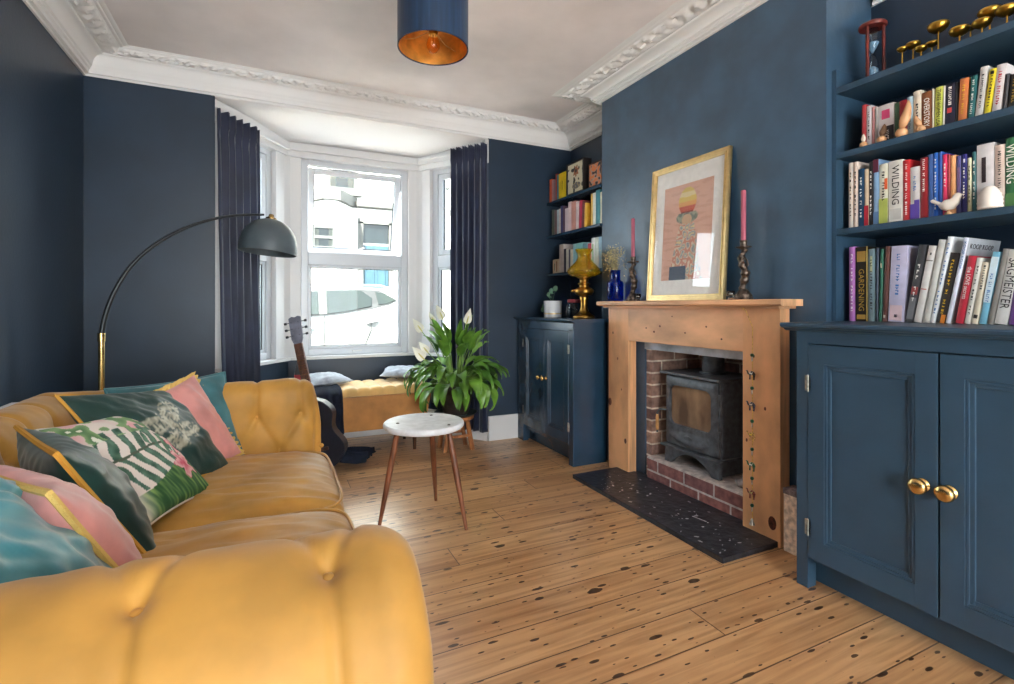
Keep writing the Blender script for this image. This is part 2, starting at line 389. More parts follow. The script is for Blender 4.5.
glass = glass_mat('window_glass', (245, 250, 250), 0.2)
rubber = M('black_gasket', (22, 24, 26), 0.6, bump=(80, 0.05))
def bay_window(name, a, b, in0, in1, hinge=False):
    """uPVC window between plan points a-b: outer frame, transom, fixed lower pane, top-hung upper sash"""
    a = Vector((*a, 0)); b = Vector((*b, 0)); d = (b - a).normalized(); n = Vector((-d.y, d.x, 0))     # n points outwards
    L0 = (b - a).length; s0, s1 = in0, L0 - in1
    o = a + n * 0.06
    Z0, Z1, ZT0, ZT1 = ZS, 2.315, 1.44, 1.545
    P = lambda s, t, z: o + d * s + n * t + Vector((0, 0, z))
    def bar(bm, sa, sb, za, zb, t0=0.0, t1=0.06, bev=0.006): obox(bm, P(sa, t0, za), d * (sb - sa), n * (t1 - t0), (0, 0, zb - za), bev)
    fw = 0.055
    bm = newbm()
    bar(bm, s0, s0 + fw, Z0, Z1); bar(bm, s1 - fw, s1, Z0, Z1); sa_, sb_ = s0 + fw - .001, s1 - fw + .001
    bar(bm, sa_, sb_, Z0, Z0 + fw); bar(bm, sa_, sb_, Z1 - fw, Z1); bar(bm, sa_, sb_, ZT0, ZT1)
    # glazing beads of the fixed lower light
    g = 0.022
    for (sa, sb, za, zb) in ((s0 + fw, s0 + fw + g, Z0 + fw, ZT0), (s1 - fw - g, s1 - fw, Z0 + fw, ZT0), (s0 + fw + g, s1 - fw - g, Z0 + fw, Z0 + fw + g), (s0 + fw + g, s1 - fw - g, ZT0 - g, ZT0)):
        bar(bm, sa, sb, za, zb, 0.012, 0.05, 0.004)
    root = struct(name, bm, upvc)
    bm = newbm(); q = fw + g
    for (sa, sb, za, zb) in ((s0 + q, s0 + q + .005, Z0 + q, ZT0 - g), (s1 - q - .005, s1 - q, Z0 + q, ZT0 - g), (s0 + q, s1 - q, Z0 + q, Z0 + q + .005), (s0 + q, s1 - q, ZT0 - g - .005, ZT0 - g)):
        bar(bm, sa, sb, za, zb, 0.024, 0.034, 0)
    mesh_obj('gasket', bm, rubber, root)
    bm = newbm(); bar(bm, s0 + q, s1 - q, Z0 + q, ZT0 - g, 0.027, 0.031, 0); mesh_obj('pane', bm, glass, root)
    # upper sash
    za, zb = ZT1 + 0.004, Z1 - fw - 0.004; sw = 0.045
    ang = R(17) if hinge else 0.0
    piv = P(0, 0.03, zb - (0.022 if hinge else 0))
    hz = zb - za
    def S(s, t, z):     # z measured down from the hinge
        return P(s, 0, 0) * 0 + o + d * s + Vector((0, 0, piv.z)) + n * (0.005 + t * math.cos(ang) + z * math.sin(ang)) + Vector((0, 0, -z * math.cos(ang) + t * math.sin(ang)))
    def sbar(bm, sa, sb, z0_, z1_, t0, t1, bev):
        c = S(sa, t0, z0_); obox(bm, c, d * (sb - sa), S(sa, t1, z0_) - c, S(sa, t0, z1_) - c, bev)
    e0, e1 = s0 + fw + 0.003, s1 - fw - 0.003
    bm = newbm()
    for (sa, sb, z0_, z1_) in ((e0, e0 + sw, 0, hz), (e1 - sw, e1, 0, hz), (e0 + sw - .001, e1 - sw + .001, 0, sw), (e0 + sw - .001, e1 - sw + .001, hz - sw, hz)): sbar(bm, sa, sb, z0_, z1_, 0.0, 0.05, 0.005)
    sash = mesh_obj('sash', bm, upvc, root)
    bm = newbm()
    for (sa, sb, z0_, z1_) in ((e0 + sw, e0 + sw + .006, sw, hz - sw), (e1 - sw - .006, e1 - sw, sw, hz - sw), (e0 + sw, e1 - sw, hz - sw - .006, hz - sw)): sbar(bm, sa, sb, z0_, z1_, 0.02, 0.032, 0)
    if hinge: sbar(bm, e1, e1 + .004, 0.02, hz, 0.02, 0.04, 0); sbar(bm, e0, e1, -0.006, -0.001, 0.02, 0.035, 0)
    mesh_obj('gasket', bm, rubber, sash)
    bm = newbm(); sbar(bm, e0 + sw, e1 - sw, sw, hz - sw, 0.024, 0.028, 0); mesh_obj('pane', bm, glass, sash)
    if hinge:   # handle and the stay that holds it open
        bm = newbm(); m_ = (e0 + e1) / 2 + 0.02
        tube(bm, [S(m_ - 0.02, -0.004, hz - 0.03), S(m_ - 0.02, -0.03, hz - 0.03), S(m_ + 0.07, -0.035, hz - 0.075)], 0.008, 6)
        mesh_obj('handle', bm, white, sash)
        bm = newbm(); tube(bm, [P((s0 + s1) / 2 - .03, -0.004, Z0 + 0.03), P((s0 + s1) / 2 - .03, -0.018, Z0 + 0.03), P((s0 + s1) / 2 + .04, -0.018, Z0 + 0.032)], 0.007, 6)
        mesh_obj('handle', bm, white, root)
    return root
bay_window('window_1', (BX0, BYF), (BX1, BYF), 0.095, 0.085, True)
bay_window('window_2', (OL, YF), (BX0, BYF), 0.06, 0.12)
bay_window('window_3', (BX1, BYF), (OR, YF), 0.11, 0.06)
# garden-side window behind the camera
bm = newbm(); fw = 0.06
for (x0, x1, z0, z1) in ((RW0, RW0 + fw, RWZ0, RWZ1), (RW1 - fw, RW1, RWZ0, RWZ1), (RW0, RW1, RWZ0, RWZ0 + fw), (RW0, RW1, RWZ1 - fw, RWZ1), ((RW0 + RW1) / 2 - .04, (RW0 + RW1) / 2 + .04, RWZ0, RWZ1)):
    box(bm, x0, x1, YB - 0.12, YB - 0.06, z0, z1, 0.005)
w4 = struct('window_4', bm, upvc)
bm = newbm(); box(bm, RW0 + fw, RW1 - fw, YB - 0.092, YB - 0.088, RWZ0 + fw, RWZ1 - fw); mesh_obj('pane', bm, glass, w4)

# ------------------------------------------------------------------ cornice: mitred runs with a moulded leaf band
Z0C = 2.47
#       side of the wall line, plan line, inner width, bottom
def cornice(name, P0, P1, nrm, w, zb, m0, m1):
    """run P0->P1 along a wall whose room-side normal is nrm; m0, m1 = how the ends mitre (+1 inside corner, -1 outside, 0 square) with the neighbour's width"""
    prof = [(0.0, 0.0), (0.05, 0.0), (0.05, 0.07), (0.12, 0.09), (0.12, 0.20), (0.16, 0.24), (0.16, 0.30), (0.20, 0.34)]
    for k in range(1, 7):
        a = k / 6 * PI / 2
        prof.append((0.20 + 0.20 * (1 - math.cos(a)), 0.34 + 0.36 * math.sin(a)))
    prof += [(0.42, 0.72), (0.43, 0.77), (0.80, 0.90), (0.82, 0.93), (0.88, 0.93), (0.90, 0.965), (0.96, 0.965), (1.0, 1.0)]
    P0 = Vector(P0); P1 = Vector(P1); nrm = Vector(nrm); d = (P1 - P0).normalized(); Ln = (P1 - P0).length
    H = ZC - zb
    bm = newbm()
    def pt(k_o, k_z, s, e=0.0):
        a = m0 * k_o; b = Ln - m1 * k_o
        q = P0 + d * (a + (b - a) * s) + nrm * (k_o * w)
        return q, zb + H * k_z
    # m0 and m1 hold the neighbour's width, so the mitre runs corner to corner
    ends = []
    for s in (0, 1):
        ring = []
        for o_, z_ in prof:
            q, z = pt(o_, z_, s); ring.append(bm.verts.new((q.x, q.y, z)))
        ends.append(ring)
    for k in range(len(prof) - 1): bm.faces.new((ends[0][k], ends[1][k], ends[1][k + 1], ends[0][k + 1]))
    # leaf relief
    n = max(20, int(Ln / 0.009)); mm = 9
    for_dir = Vector((nrm.x * 0.5, nrm.y * 0.5, -0.85))
    V = []
    for i in range(n + 1):
        row = []
        for j in range(mm + 1):
            t = j / mm; o_ = 0.43 + 0.37 * t; z_ = 0.77 + 0.13 * t
            q, z = pt(o_, z_, i / n)
            s = Ln * i / n
            edge = math.sin(PI * t) ** 0.5
            ph = s / 0.075
            leaf = abs(math.sin(PI * ph + 1.9 * math.sin(PI * t) * (1 if int(ph) % 2 else -1)))
            h = edge * (0.015 * leaf + 0.022 * max(0, nz(s * 36, t * 5.5, w * 9)) + 0.010 * abs(nz(s * 80, t * 11, 3)) - .003)
            row.append(bm.verts.new((q.x + for_dir.x * h, q.y + for_dir.y * h, z + for_dir.z * h)))
        V.append(row)
    for i in range(n):
        for j in range(mm): bm.faces.new((V[i][j], V[i + 1][j], V[i + 1][j + 1], V[i][j + 1]))
    o = struct(name, bm, M('cornice_plaster', (232, 231, 230), 0.5, bump=(40, .03)), smooth=True)
    return o
wL, wF, wA, wBf = 0.24, 0.115, 0.23, 0.30
cornice('trim_cornice', (XL, YB), (XL, YF), (1, 0), wL, Z0C, 0, wF)
cornice('trim_cornice', (XL, YF), (XR, YF), (0, -1), wF, Z0C, wL, wA)
cornice('trim_cornice', (XR, YF), (XR, YB1), (-1, 0), wA, Z0C, wF, 0.215)
cornice('trim_cornice', (XR, YB1), (XB, YB1), (0, 1), 0.215, 2.56, wA, -wBf)
cornice('trim_cornice', (XB, YB1), (XB, YB0), (-1, 0), wBf, 2.572, -0.215, -0.2)
cornice('trim_cornice', (XB, YB0), (XRN, YB0), (0, -1), 0.2, 2.56, -wBf, 0.23)
cornice('trim_cornice', (XRN, YB0), (XRN, YB), (-1, 0), 0.23, Z0C, 0.2, 0)

# ------------------------------------------------------------------ baseboards
bm = newbm(); box(bm, OR, 2.17, YF - 0.02, YF, 0, 0.20, 0.004); struct('baseboard_front', bm, white)
bm = newbm(); box(bm, XL, OL, YF - 0.02, YF, 0, 0.20, 0.004); struct('baseboard_far', bm, white)
bm = newbm(); box(bm, XL, XL + 0.02, YB, YF - 0.02, 0, 0.20, 0.004); struct('baseboard_left', bm, white)

# ================================================================== SOFA
sofa = thing('chesterfield_sofa', 'mustard velvet chesterfield sofa with buttoned rolled arms, two seat cushions', 'sofa', (0, 0, 0), 0)
def resample(poly, n):
    pts = [Vector(p) for p in poly]; L = [0]
    for a, b in zip(pts, pts[1:]): L.append(L[-1] + (b - a).length)
    out = []
    for k in range(n):
        t = L[-1] * k / (n - 1); i = 0
        while i < len(L) - 2 and L[i + 1] < t: i += 1
        f = (t - L[i]) / max(1e-9, L[i + 1] - L[i]); out.append(pts[i].lerp(pts[i + 1], f))
    return out, L[-1]
def smooth_profile(poly, it=2):
    for _ in range(it):
        q = [poly[0]]
        for a, b in zip(poly, poly[1:]):
            a = Vector(a); b = Vector(b); q += [a.lerp(b, .25), a.lerp(b, .75)]
        q.append(poly[-1]); poly = q
    return poly
def tufted(name, prof, s0, s1, place, buttons, creases, root, ns=120, nt=84, depth=0.040, cr=0.014, endbulge=0.03, close_ends=(True, True), seed=0, side=1):
    """upholstered roll: 2-D profile swept from s0 to s1; buttons (s, t in metres along the profile) pull it in, creases run between"""
    P, Lt = resample(smooth_profile([Vector((*p, 0)).to_2d() for p in prof]), nt)
    bm = newbm(); V = []
    def seg_d(px, py, a, b):
        ax, ay = a; bx, by = b; dx, dy = bx - ax, by - ay; q = dx * dx + dy * dy
        t = 0 if q == 0 else max(0, min(1, ((px - ax) * dx + (py - ay) * dy) / q))
        return math.hypot(px - ax - t * dx, py - ay - t * dy)
    pos = {}
    for i in range(ns):
        s = s0 + (s1 - s0) * i / (ns - 1); row = []
        for j in range(nt):
            t = Lt * j / (nt - 1)
            p = P[j]; a = P[max(0, j - 1)]; b = P[min(nt - 1, j + 1)]; tg = (b - a).normalized(); nr = Vector((-tg.y, tg.x)) * side
            h = 0.0
            for bs, bt in buttons:
                r2 = (s - bs) ** 2 + (t - bt) ** 2
                if r2 < 0.03: h -= depth * math.exp(-math.sqrt(r2) / 0.028) 
            dm = min([seg_d(s, t, a_, b_) for a_, b_ in creases], default=9)
            h -= cr * math.exp(-(dm / 0.011) ** 2)
            # the filling swells between the pleats and the cloth ripples a little
            h += 0.006 * nz(s * 7, t * 7, seed) + 0.0022 * nz(s * 24, t * 9, seed + 5)
            # round the two ends over
            e = min(abs(s - s0), abs(s1 - s)); k = 0.075
            pull = 0.0
            if e < k: pull = (1 - math.sqrt(max(0, 1 - ((k - e) / k) ** 2))) * 0.06
            q = p + nr * (h - pull)
            row.append(bm.verts.new(place(q.x, q.y, s)))
        V.append(row)
    for i in range(ns - 1):
        for j in range(nt - 1): bm.faces.new((V[i][j], V[i + 1][j], V[i + 1][j + 1], V[i][j + 1]))
    for e, do in ((0, close_ends[0]), (ns - 1, close_ends[1])):
        if not do: continue
        ring = V[e]; c = sum((v.co for v in ring), Vector()) / nt
        sgn = -1 if e == 0 else 1
        q0 = place(0, 0, 0); q1 = place(0, 0, 1); ax = (Vector(q1) - Vector(q0)).normalized() * sgn
        prev = ring
        for k, f in ((1, 0.86), (2, 0.6), (3, 0.3)):
            cur = [bm.verts.new(c + (v.co - c) * f + ax * endbulge * (1 - f * f) ) for v in ring]
            for j in range(nt - 1): bm.faces.new((prev[j], prev[j + 1], cur[j + 1], cur[j]))
            prev = cur
        bm.faces.new(prev)
    ob = mesh_obj(name, bm, mustard, root, smooth='all')
    for bs, bt in buttons:
        j = min(nt - 1, max(0, int(round(bt / Lt * (nt - 1))))); p = P[j]; a = P[max(0, j - 1)]; b = P[min(nt - 1, j + 1)]; tg = (b - a).normalized(); nr = Vector((-tg.y, tg.x)) * side
        q = p - nr * ((depth + cr) * 0.90); q2 = q + nr * 0.007
        A = Vector(place(q.x, q.y, bs)); B = Vector(place(q2.x, q2.y, bs)); ax = (B - A).normalized()
        bb = newbm(); lathe(bb, [(0.011, 0), (0.0105, .3), (0.007, .8), (0, 1)], n=12)
        rot = ax.to_track_quat('Z', 'Y').to_matrix().to_4x4()
        bmesh.ops.transform(bb, matrix=Matrix.Translation(A) @ rot @ Matrix.Diagonal((1, 1, 0.007, 1)), verts=bb.verts)
        mesh_obj('button', bb, mustard, ob, smooth=True)
    return ob
# near arm: profile in (y, z), swept along x
pa = [(0.965, 0.28), (0.955, 0.45), (0.945, 0.53), (0.955, 0.63), (0.93, 0.705), (0.87, 0.752), (0.79, 0.757), (0.715, 0.717), (0.66, 0.645), (0.645, 0.57), (0.67, 0.50), (0.705, 0.43), (0.71, 0.25), (0.71, 0.10)]
xs = [0.076, -0.160, -0.396, -0.632]
tb = 0.60; ti = 0.32
bt_ = [(x, tb) for x in xs]
cre = [((x, tb), (x + 0.005, 1.2)) for x in xs] + [((x, tb), (x - 0.117, ti)) for x in xs] + [((x, tb), (x + 0.117, ti)) for x in xs] + [((x - 0.117, ti), (x - 0.117, 0.0)) for x in xs]
tufted('arm', pa, 0.212, -0.86, lambda a, b, s: (s, a - (s - .1) * .06, b - .015), bt_ + [(x - 0.117, ti) for x in xs], cre, sofa, ns=170, nt=120, seed=1, side=-1, depth=0.034, cr=0.007)
# far arm: the inner face towards the seat, rolled away at the top
pf = [(2.44, 0.28), (2.445, 0.45), (2.45, 0.60), (2.452, 0.70), (2.49, 0.757), (2.56, 0.762), (2.63, 0.725), (2.665, 0.65), (2.65, 0.58), (2.62, 0.50), (2.62, 0.30), (2.62, 0.10)]
xs = [0.30, 0.12, -0.06, -0.24, -0.42]
b1 = [(x - 0.0, 0.325) for x in xs[1:]]; b2 = [(x + 0.09, 0.175) for x in xs[1:]]
cre = [((x, t), (x, 0.62)) for x, t in b1] + [((x, 0.325), (x + 0.09, 0.175)) for x in xs[1:]] + [((x, 0.325), (x - 0.09, 0.175)) for x in xs[1:]] + [((x, t), (x, 0.0)) for x, t in b2]
tufted('arm', pf, -0.86, 0.185, lambda a, b, s: (s, a, b), b1 + b2, cre, sofa, ns=150, nt=90, depth=0.032, cr=0.009, seed=4)
# back: profile in (x, z), swept along y
pb = [(x + 0.105, z) for x, z in [(-0.74, 0.28), (-0.755, 0.45), (-0.765, 0.58), (-0.78, 0.68), (-0.825, 0.745), (-0.90, 0.765), (-0.975, 0.735), (-1.015, 0.66), (-1.005, 0.58), (-0.985, 0.50), (-0.985, 0.30), (-0.985, 0.10)]]
ys = [0.97 + 0.19 * k for k in range(9)]
b1 = [(y, 0.40) for y in ys]; b2 = [(y + 0.095, 0.22) for y in ys[:-1]]
cre = [((y, 0.40), (y, 0.75)) for y in ys] + [((y, 0.40), (y + 0.095, 0.22)) for y in ys] + [((y, 0.40), (y - 0.095, 0.22)) for y in ys] + [((y, t), (y, 0)) for y, t in b2]
tufted('back', pb, 0.70, 2.62, lambda a, b, s: (a, s, b), b1 + b2, cre, sofa, ns=230, nt=76, depth=0.036, cr=0.012, seed=8, side=-1)
bm = newbm(); box(bm, -0.87, 0.16, 0.72, 2.61, 0.09, 0.30, 0.02); mesh_obj('frame', bm, mustard, sofa, smooth=True)
dark_wood = M('dark_turned_wood', (72, 44, 28), 0.4, var=(14, 0.2), stretch=(1, 1, 0.2))
for x, y in ((0.11, 0.78), (-0.82, 0.78), (0.11, 2.56), (-0.82, 2.56)):
    bm = newbm(); lathe(bm, [(0, 0), (0.014, 0), (0.018, 0.02), (0.024, 0.06), (0.03, 0.092), (0, 0.092)], (x, y, 0), 14); mesh_obj('foot', bm, dark_wood, sofa, smooth=True)
def seat_cushion(y0, y1, x0, x1, z0, z1, seed):
    cx, cy, cz = (x0 + x1) / 2, (y0 + y1) / 2, (z0 + z1) / 2; hx, hy, hz_ = (x1 - x0) / 2, (y1 - y0) / 2, (z1 - z0) / 2
    bm = newbm(); n = 64
    top = {}
    def prof(u, v): return (max(0, (1 - abs(u) ** 5)) * max(0, (1 - abs(v) ** 5))) ** 0.30
    for sgn in (1, -1):
        V = []
        for i in range(n + 1):
            row = []
            for j in range(n + 1):
                u = -1 + 2 * i / n; v = -1 + 2 * j / n
                u = math.copysign(1 - (1 - abs(u)) ** 1.6, u); v = math.copysign(1 - (1 - abs(v)) ** 1.6, v)
                k = prof(u, v)
                crown = 0.028 * (1 - u * u) * (1 - v * v)
                wr = (0.008 * nz(u * 2.2 + v * 1.5, v * 7 - u * 1.2, seed) + 0.007 * nz(u * 3.0 + v, v * 15 + u * 4, seed + 3) + 0.005 * nz(u * 5 - v * 2, v * 27 + u * 7, seed + 4)) * k
                fr = 0.010 * nz(u * 5, v * 5, seed + 9) * (abs(u) > .9) 
                # corner rounding in plan
                c = 1 - 0.035 * (abs(u) ** 6) * (abs(v) ** 6)
                z = cz + sgn * (hz_ * k + (crown if sgn > 0 else 0)) + (wr if sgn > 0 else 0)
                row.append(bm.verts.new((cx + u * hx * c, cy + v * hy * c + fr * 0.3, z)))
            V.append(row)
        for i in range(n):
            for j in range(n):
                q = (V[i][j], V[i + 1][j], V[i + 1][j + 1], V[i][j + 1]); bm.faces.new(q if sgn > 0 else q[::-1])
    bmesh.ops.remove_doubles(bm, verts=bm.verts, dist=0.0004)
    o = mesh_obj('seat_cushion', bm, mustard, sofa, smooth='all')
    bm = newbm(); pts = []
    for k in range(160):
        a = 2 * PI * k / 160; ca, sa = math.cos(a), math.sin(a)
        r = 1 / (abs(ca) ** 8 + abs(sa) ** 8) ** (1 / 8)
        pts.append((cx + ca * r * hx * 0.985, cy + sa * r * hy * 0.985, cz + hz_ * 0.63 + 0.003 * math.sin(a * 9)))
    tube(bm, pts, 0.0055, 6, closed=True); mesh_obj('piping', bm, mustard, o, smooth=True)
    return o
seat_cushion(0.975, 1.715, -0.64, 0.225, 0.285, 0.482, 11)
seat_cushion(1.722, 2.44, -0.64, 0.232, 0.285, 0.470, 17)

# ------------------------------------------------------------------ scatter cushions on the sofa
def pillow(name, label, centre, wdir, hdir, w, h, thick, mat, seed, wrinkle=0.006, bow=0.07, fn=None, group='scatter cushions on the sofa', n=56, sag=0.0):
    """knife-edge cushion; local x along the width, y up the height, z out of its front"""
    x = Vector(wdir).normalized(); y = Vector(hdir); y = (y - x * y.dot(x)).normalized(); z = x.cross(y)
    bm = newbm(); uv = []
    for sgn in (1, -1):
        V = []
        for i in range(n + 1):
            row = []
            for j in range(n + 1):
                u = -1 + 2 * i / n; v = -1 + 2 * j / n
                k = (max(0, 1 - u * u) * max(0, 1 - v * v))
                px = u * (1 - bow * (1 - v * v) * abs(u) ** 2); py = v * (1 - bow * (1 - u * u) * abs(v) ** 2)
                t = thick / 2 * (k ** 0.48) * (1 - 0.12 * (u * u + v * v) / 2)
                wr = wrinkle * (nz(u * 2.6 + v, v * 2.6 - u, seed) + 0.6 * nz(u * 6, v * 5 + u * 3, seed + 2) + 0.8 * abs(nz((u + v) * 3, (u - v) * 1.1, seed + 6))) * min(1, k * 6)
                zz = sgn * t + wr + sag * (u * u + 0.5 * v * v) 
                row.append(bm.verts.new((px * w / 2, py * h / 2, zz))); uv.append((u, v, sgn))
            V.append(row)
        for i in range(n):
            for j in range(n):
                q = (V[i][j], V[i + 1][j], V[i + 1][j + 1], V[i][j + 1]); bm.faces.new(q if sgn > 0 else q[::-1])
    o = mesh_obj(name, bm, mat, None, smooth='all', normals=False)
    o.matrix_world = Matrix(((x.x, y.x, z.x, centre[0]), (x.y, y.y, z.y, centre[1]), (x.z, y.z, z.z, centre[2]), (0, 0, 0, 1)))
    tag(o, label, 'cushion', group)
    if fn: paint(o, lambda i: fn(*uv[i]))
    o['edge'] = 0; del o['edge']
    def edge(t, out=1.0):     # point of the seam, t in 0..4 round the cushion
        s = int(t) % 4; f = -1 + 2 * (t - int(t))
        u, v = ((f, -1), (1, f), (-f, 1), (-1, -f))[s]
        u *= out; v *= out
        return Vector((u * (1 - bow * (1 - min(1, v * v)) * abs(u) ** 2) * w / 2, v * (1 - bow * (1 - min(1, u * u)) * abs(v) ** 2) * h / 2, sag * (u * u + .5 * v * v)))
    return o, edge
def piping(o, edge, mat, r=0.006, wob=0.0, name='piping', n=140):
    bm = newbm(); pts = []
    for k in range(n):
        p = edge(4 * k / n, 1.0)
        p.z += wob * math.sin(k * 1.1) ; pts.append(p)
    tube(bm, pts, r, 6, closed=True); return mesh_obj(name, bm, mat, o, smooth=True)
def ruffle(o, edge, mat, w=0.02, name='fringe', n=260):
    bm = newbm(); V = []
    for k in range(n):
        a = edge(4 * k / n, 0.985); b = edge(4 * k / n, 1.0); d = Vector((b.x, b.y, 0)).normalized()
        zz = 0.005 * math.sin(k * 1.7)
        V.append((bm.verts.new(a + Vector((0, 0, -.004))), bm.verts.new(a + d * w * 0.5 + Vector((0, 0, zz))), bm.verts.new(a + d * w * (1 + .15 * math.sin(k * 2.3)) + Vector((0, 0, zz * 1.6))), bm.verts.new(a + d * w * 0.5 + Vector((0, 0, zz - .006)))))
    for k in range(n):
        a, b = V[k], V[(k + 1) % n]
        for q in range(4): bm.faces.new((a[q], b[q], b[(q + 1) % 4], a[(q + 1) % 4]))
    return mesh_obj(name, bm, mat, o, smooth=True)
teal_v = M('teal_velvet', (62, 112, 120), 0.5, var=(9, 0.14), bump=(9, 0.2), sheen=0.5)
teal_satin = M('teal_satin', (66, 128, 138), 0.42, var=(7, 0.12), bump=(6, 0.25), sheen=0.4)
green_v = M('bottle_green_velvet', (24, 58, 54), 0.45, var=(8, 0.2), bump=(8, 0.3), sheen=0.2)
pink_v = M('blush_pink_velvet', (214, 146, 140), 0.6, var=(8, 0.08), bump=(10, 0.2), sheen=0.4)
pale_gold = M('pale_gold_fringe', (222, 186, 104), 0.6, bump=(160, 0.4))
print_m = attr_mat('printed_leaf_cotton', 0.75)
moth_m = attr_mat('green_velvet_embroidered', 0.5, sheen=0.15, bump=(40, 0.2))

def leaf_print(u, v, s):
    cream = (232, 222, 214)
    c = cream
    # big fern in the middle: ribs fanning from a mid-rib
    def mix(a, b, t): t = max(0, min(1, t)); return tuple(a[i] + (b[i] - a[i]) * t for i in range(3))
    pinkwash = nz(u * 2.2, v * 2.2, 4) + 0.25
    if v > 0.45: c = mix(c, (226, 170, 176), pinkwash * 1.5)
    # frond 1: mid-rib along u = -0.15..., stripes
    du, dv = u + 0.15, v - 0.05
    if -0.75 < du < 0.75 and -0.62 < dv < 0.52:
        ph = (du * 7.5 - abs(dv) * 2.6 * (1 if dv > 0 else 1.3)) + 0.5 * nz(u * 3, v * 3, 1)
        if math.sin(ph * PI) > -0.05 and abs(du) < 0.72 - 0.35 * abs(dv): c = mix((96, 134, 114), (52, 88, 72), nz(u * 9, v * 9) + .5)
        if abs(dv - 0.03 * math.sin(du * 4)) < 0.022: c = (78, 92, 74)
    # monstera blotches at the top
    if v > 0.40:
        q = nz(u * 4.0, v * 4.5, 12)
        if q > 0.02: c = mix((142, 176, 120), (88, 128, 86), q * 2.5)
        if q > 0.42: c = (230, 232, 216)
    # second frond on the outer side
    d2 = (u - 0.55) * 0.8 + (v - 0.2) * 0.6; e2 = -(u - 0.55) * 0.6 + (v - 0.2) * 0.8
    if abs(d2) < 0.42 and abs(e2) < 0.36 and math.sin((e2 * 9 + abs(d2) * 6) * PI) > 0.05: c = mix((120, 160, 128), (64, 104, 84), nz(u * 8, v * 8, 3) + .5)
    # dark grass at the foot
    if v < -0.45 + 0.15 * math.sin(u * 2.2):
        st = nz(u * 16 + v * 8, v * 2.2 - u * 1.4, 7)
        c = mix((46, 92, 52), (134, 168, 92), st * 1.4 + 0.25)
        if u < -0.55: c = mix(c, cream, (-.55 - u) * 3)
    # pink hibiscus
    for (fu, fv, fr) in ((0.50, -0.42, 0.30), (0.72, -0.02, 0.22)):
        a = math.atan2(v - fv, u - fu); r = math.hypot(u - fu, v - fv)
        rad = fr * (0.80 + 0.22 * math.cos(5 * a + fu * 7) + 0.06 * math.sin(13 * a))
        if r < rad:
            k = r / rad; c = mix((206, 66, 96), (244, 200, 200), k * 1.1 + 0.3 * nz(u * 14, v * 14, 2))
            if k > 0.93: c = (216, 110, 128)
    return c
def moth_print(u, v, s):
    c = (24, 58, 54)
    if s < 0: return c
    # silver-thread moth: body, two fore wings, two hind wings
    x, y = u * 0.9 - 0.05, v + 0.05
    ca, sa = math.cos(0.5), math.sin(0.5); x, y = x * ca + y * sa, -x * sa + y * ca
    x *= 1.25; y *= 1.25
    m = (x / 0.10) ** 2 + (y / 0.42) ** 2 < 1
    w1 = ((abs(x) - 0.34) / 0.34) ** 2 + ((y - 0.16 - 0.25 * abs(x)) / 0.24) ** 2 < 1
    w2 = ((abs(x) - 0.25) / 0.24) ** 2 + ((y + 0.28) / 0.23) ** 2 < 1
    if m or w1 or w2:
        t = nz(u * 26, v * 26, 5) + 0.35 * math.sin(30 * math.hypot(abs(x) - .3, y - .1))
        if t < -0.22: return (44, 66, 58)
        k = max(0, min(1, t + 0.45)); return (112 + 76 * k, 112 + 74 * k, 98 + 66 * k)
    return c
# (front faces look towards the room, so width x height must point +X/up)
def lean(yaw, tilt):
    """width and height directions of a cushion whose face looks along yaw (degrees from +X towards +Y), leaning back by tilt"""
    f = Vector((math.cos(R(yaw)), math.sin(R(yaw)), 0)); wd = Vector((-f.y, f.x, 0))
    return wd, Vector((0, 0, math.cos(R(tilt)))) - f * math.sin(R(tilt))
pil = []
def put(name, label, c, yaw, tilt, roll, w, h, th, mat, seed, **k):
    wd, hd = lean(yaw, tilt)
    q = Matrix.Rotation(R(roll), 3, wd.cross(hd))
    return pillow(name, label, c, q @ wd, q @ hd, w, h, th, mat, seed, **k)
o, e = put('scatter_cushion', 'plain teal velvet cushion leaning in the far corner behind the blush pink one', (-0.335, 2.375, 0.625), -58, 20, 2, 0.44, 0.37, 0.13, teal_v, 3)
piping(o, e, teal_v, 0.005)
o, e = put('scatter_cushion', 'blush pink cushion with gold ruffled edge, between far teal cushion and moth cushion', (-0.305, 2.265, 0.610), -38, 26, 12, 0.38, 0.38, 0.12, pink_v, 9)
ruffle(o, e, pale_gold, 0.022)
o, e = put('scatter_cushion', 'bottle green velvet cushion embroidered with a silver moth', (-0.365, 2.075, 0.650), -22, 44, -10, 0.46, 0.42, 0.13, moth_m, 21, fn=moth_print, wrinkle=0.010)
piping(o, e, mustard_trim, 0.005)
o, e = put('scatter_cushion', 'cream cotton cushion printed with green fern leaves and pink hibiscus', (-0.375, 1.86, 0.620), -16, 46, -6, 0.38, 0.39, 0.12, print_m, 33, fn=leaf_print, n=130, wrinkle=0.004)
piping(o, e, M('cream_piping', (220, 212, 200), 0.7, bump=(90, .1)), 0.004)
o, e = put('scatter_cushion', 'plain bottle green velvet cushion with mustard piping, nearest to the leaf print one', (-0.425, 1.60, 0.615), 28, 30, 0, 0.40, 0.39, 0.16, green_v, 41, wrinkle=0.008)
piping(o, e, mustard_trim, 0.007)
o, e = put('scatter_cushion', 'blush pink velvet cushion with pale gold fringe, between plain green and bright teal cushions', (-0.405, 1.36, 0.605), 38, 30, 0, 0.40, 0.38, 0.16, pink_v, 52)
piping(o, e, pale_gold, 0.007)
o, e = put('scatter_cushion', 'bright teal satin cushion lying against the near sofa arm', (-0.385, 1.115, 0.622), 6, 36, 4, 0.42, 0.40, 0.17, teal_satin, 63, wrinkle=0.012)
piping(o, e, teal_satin, 0.004)

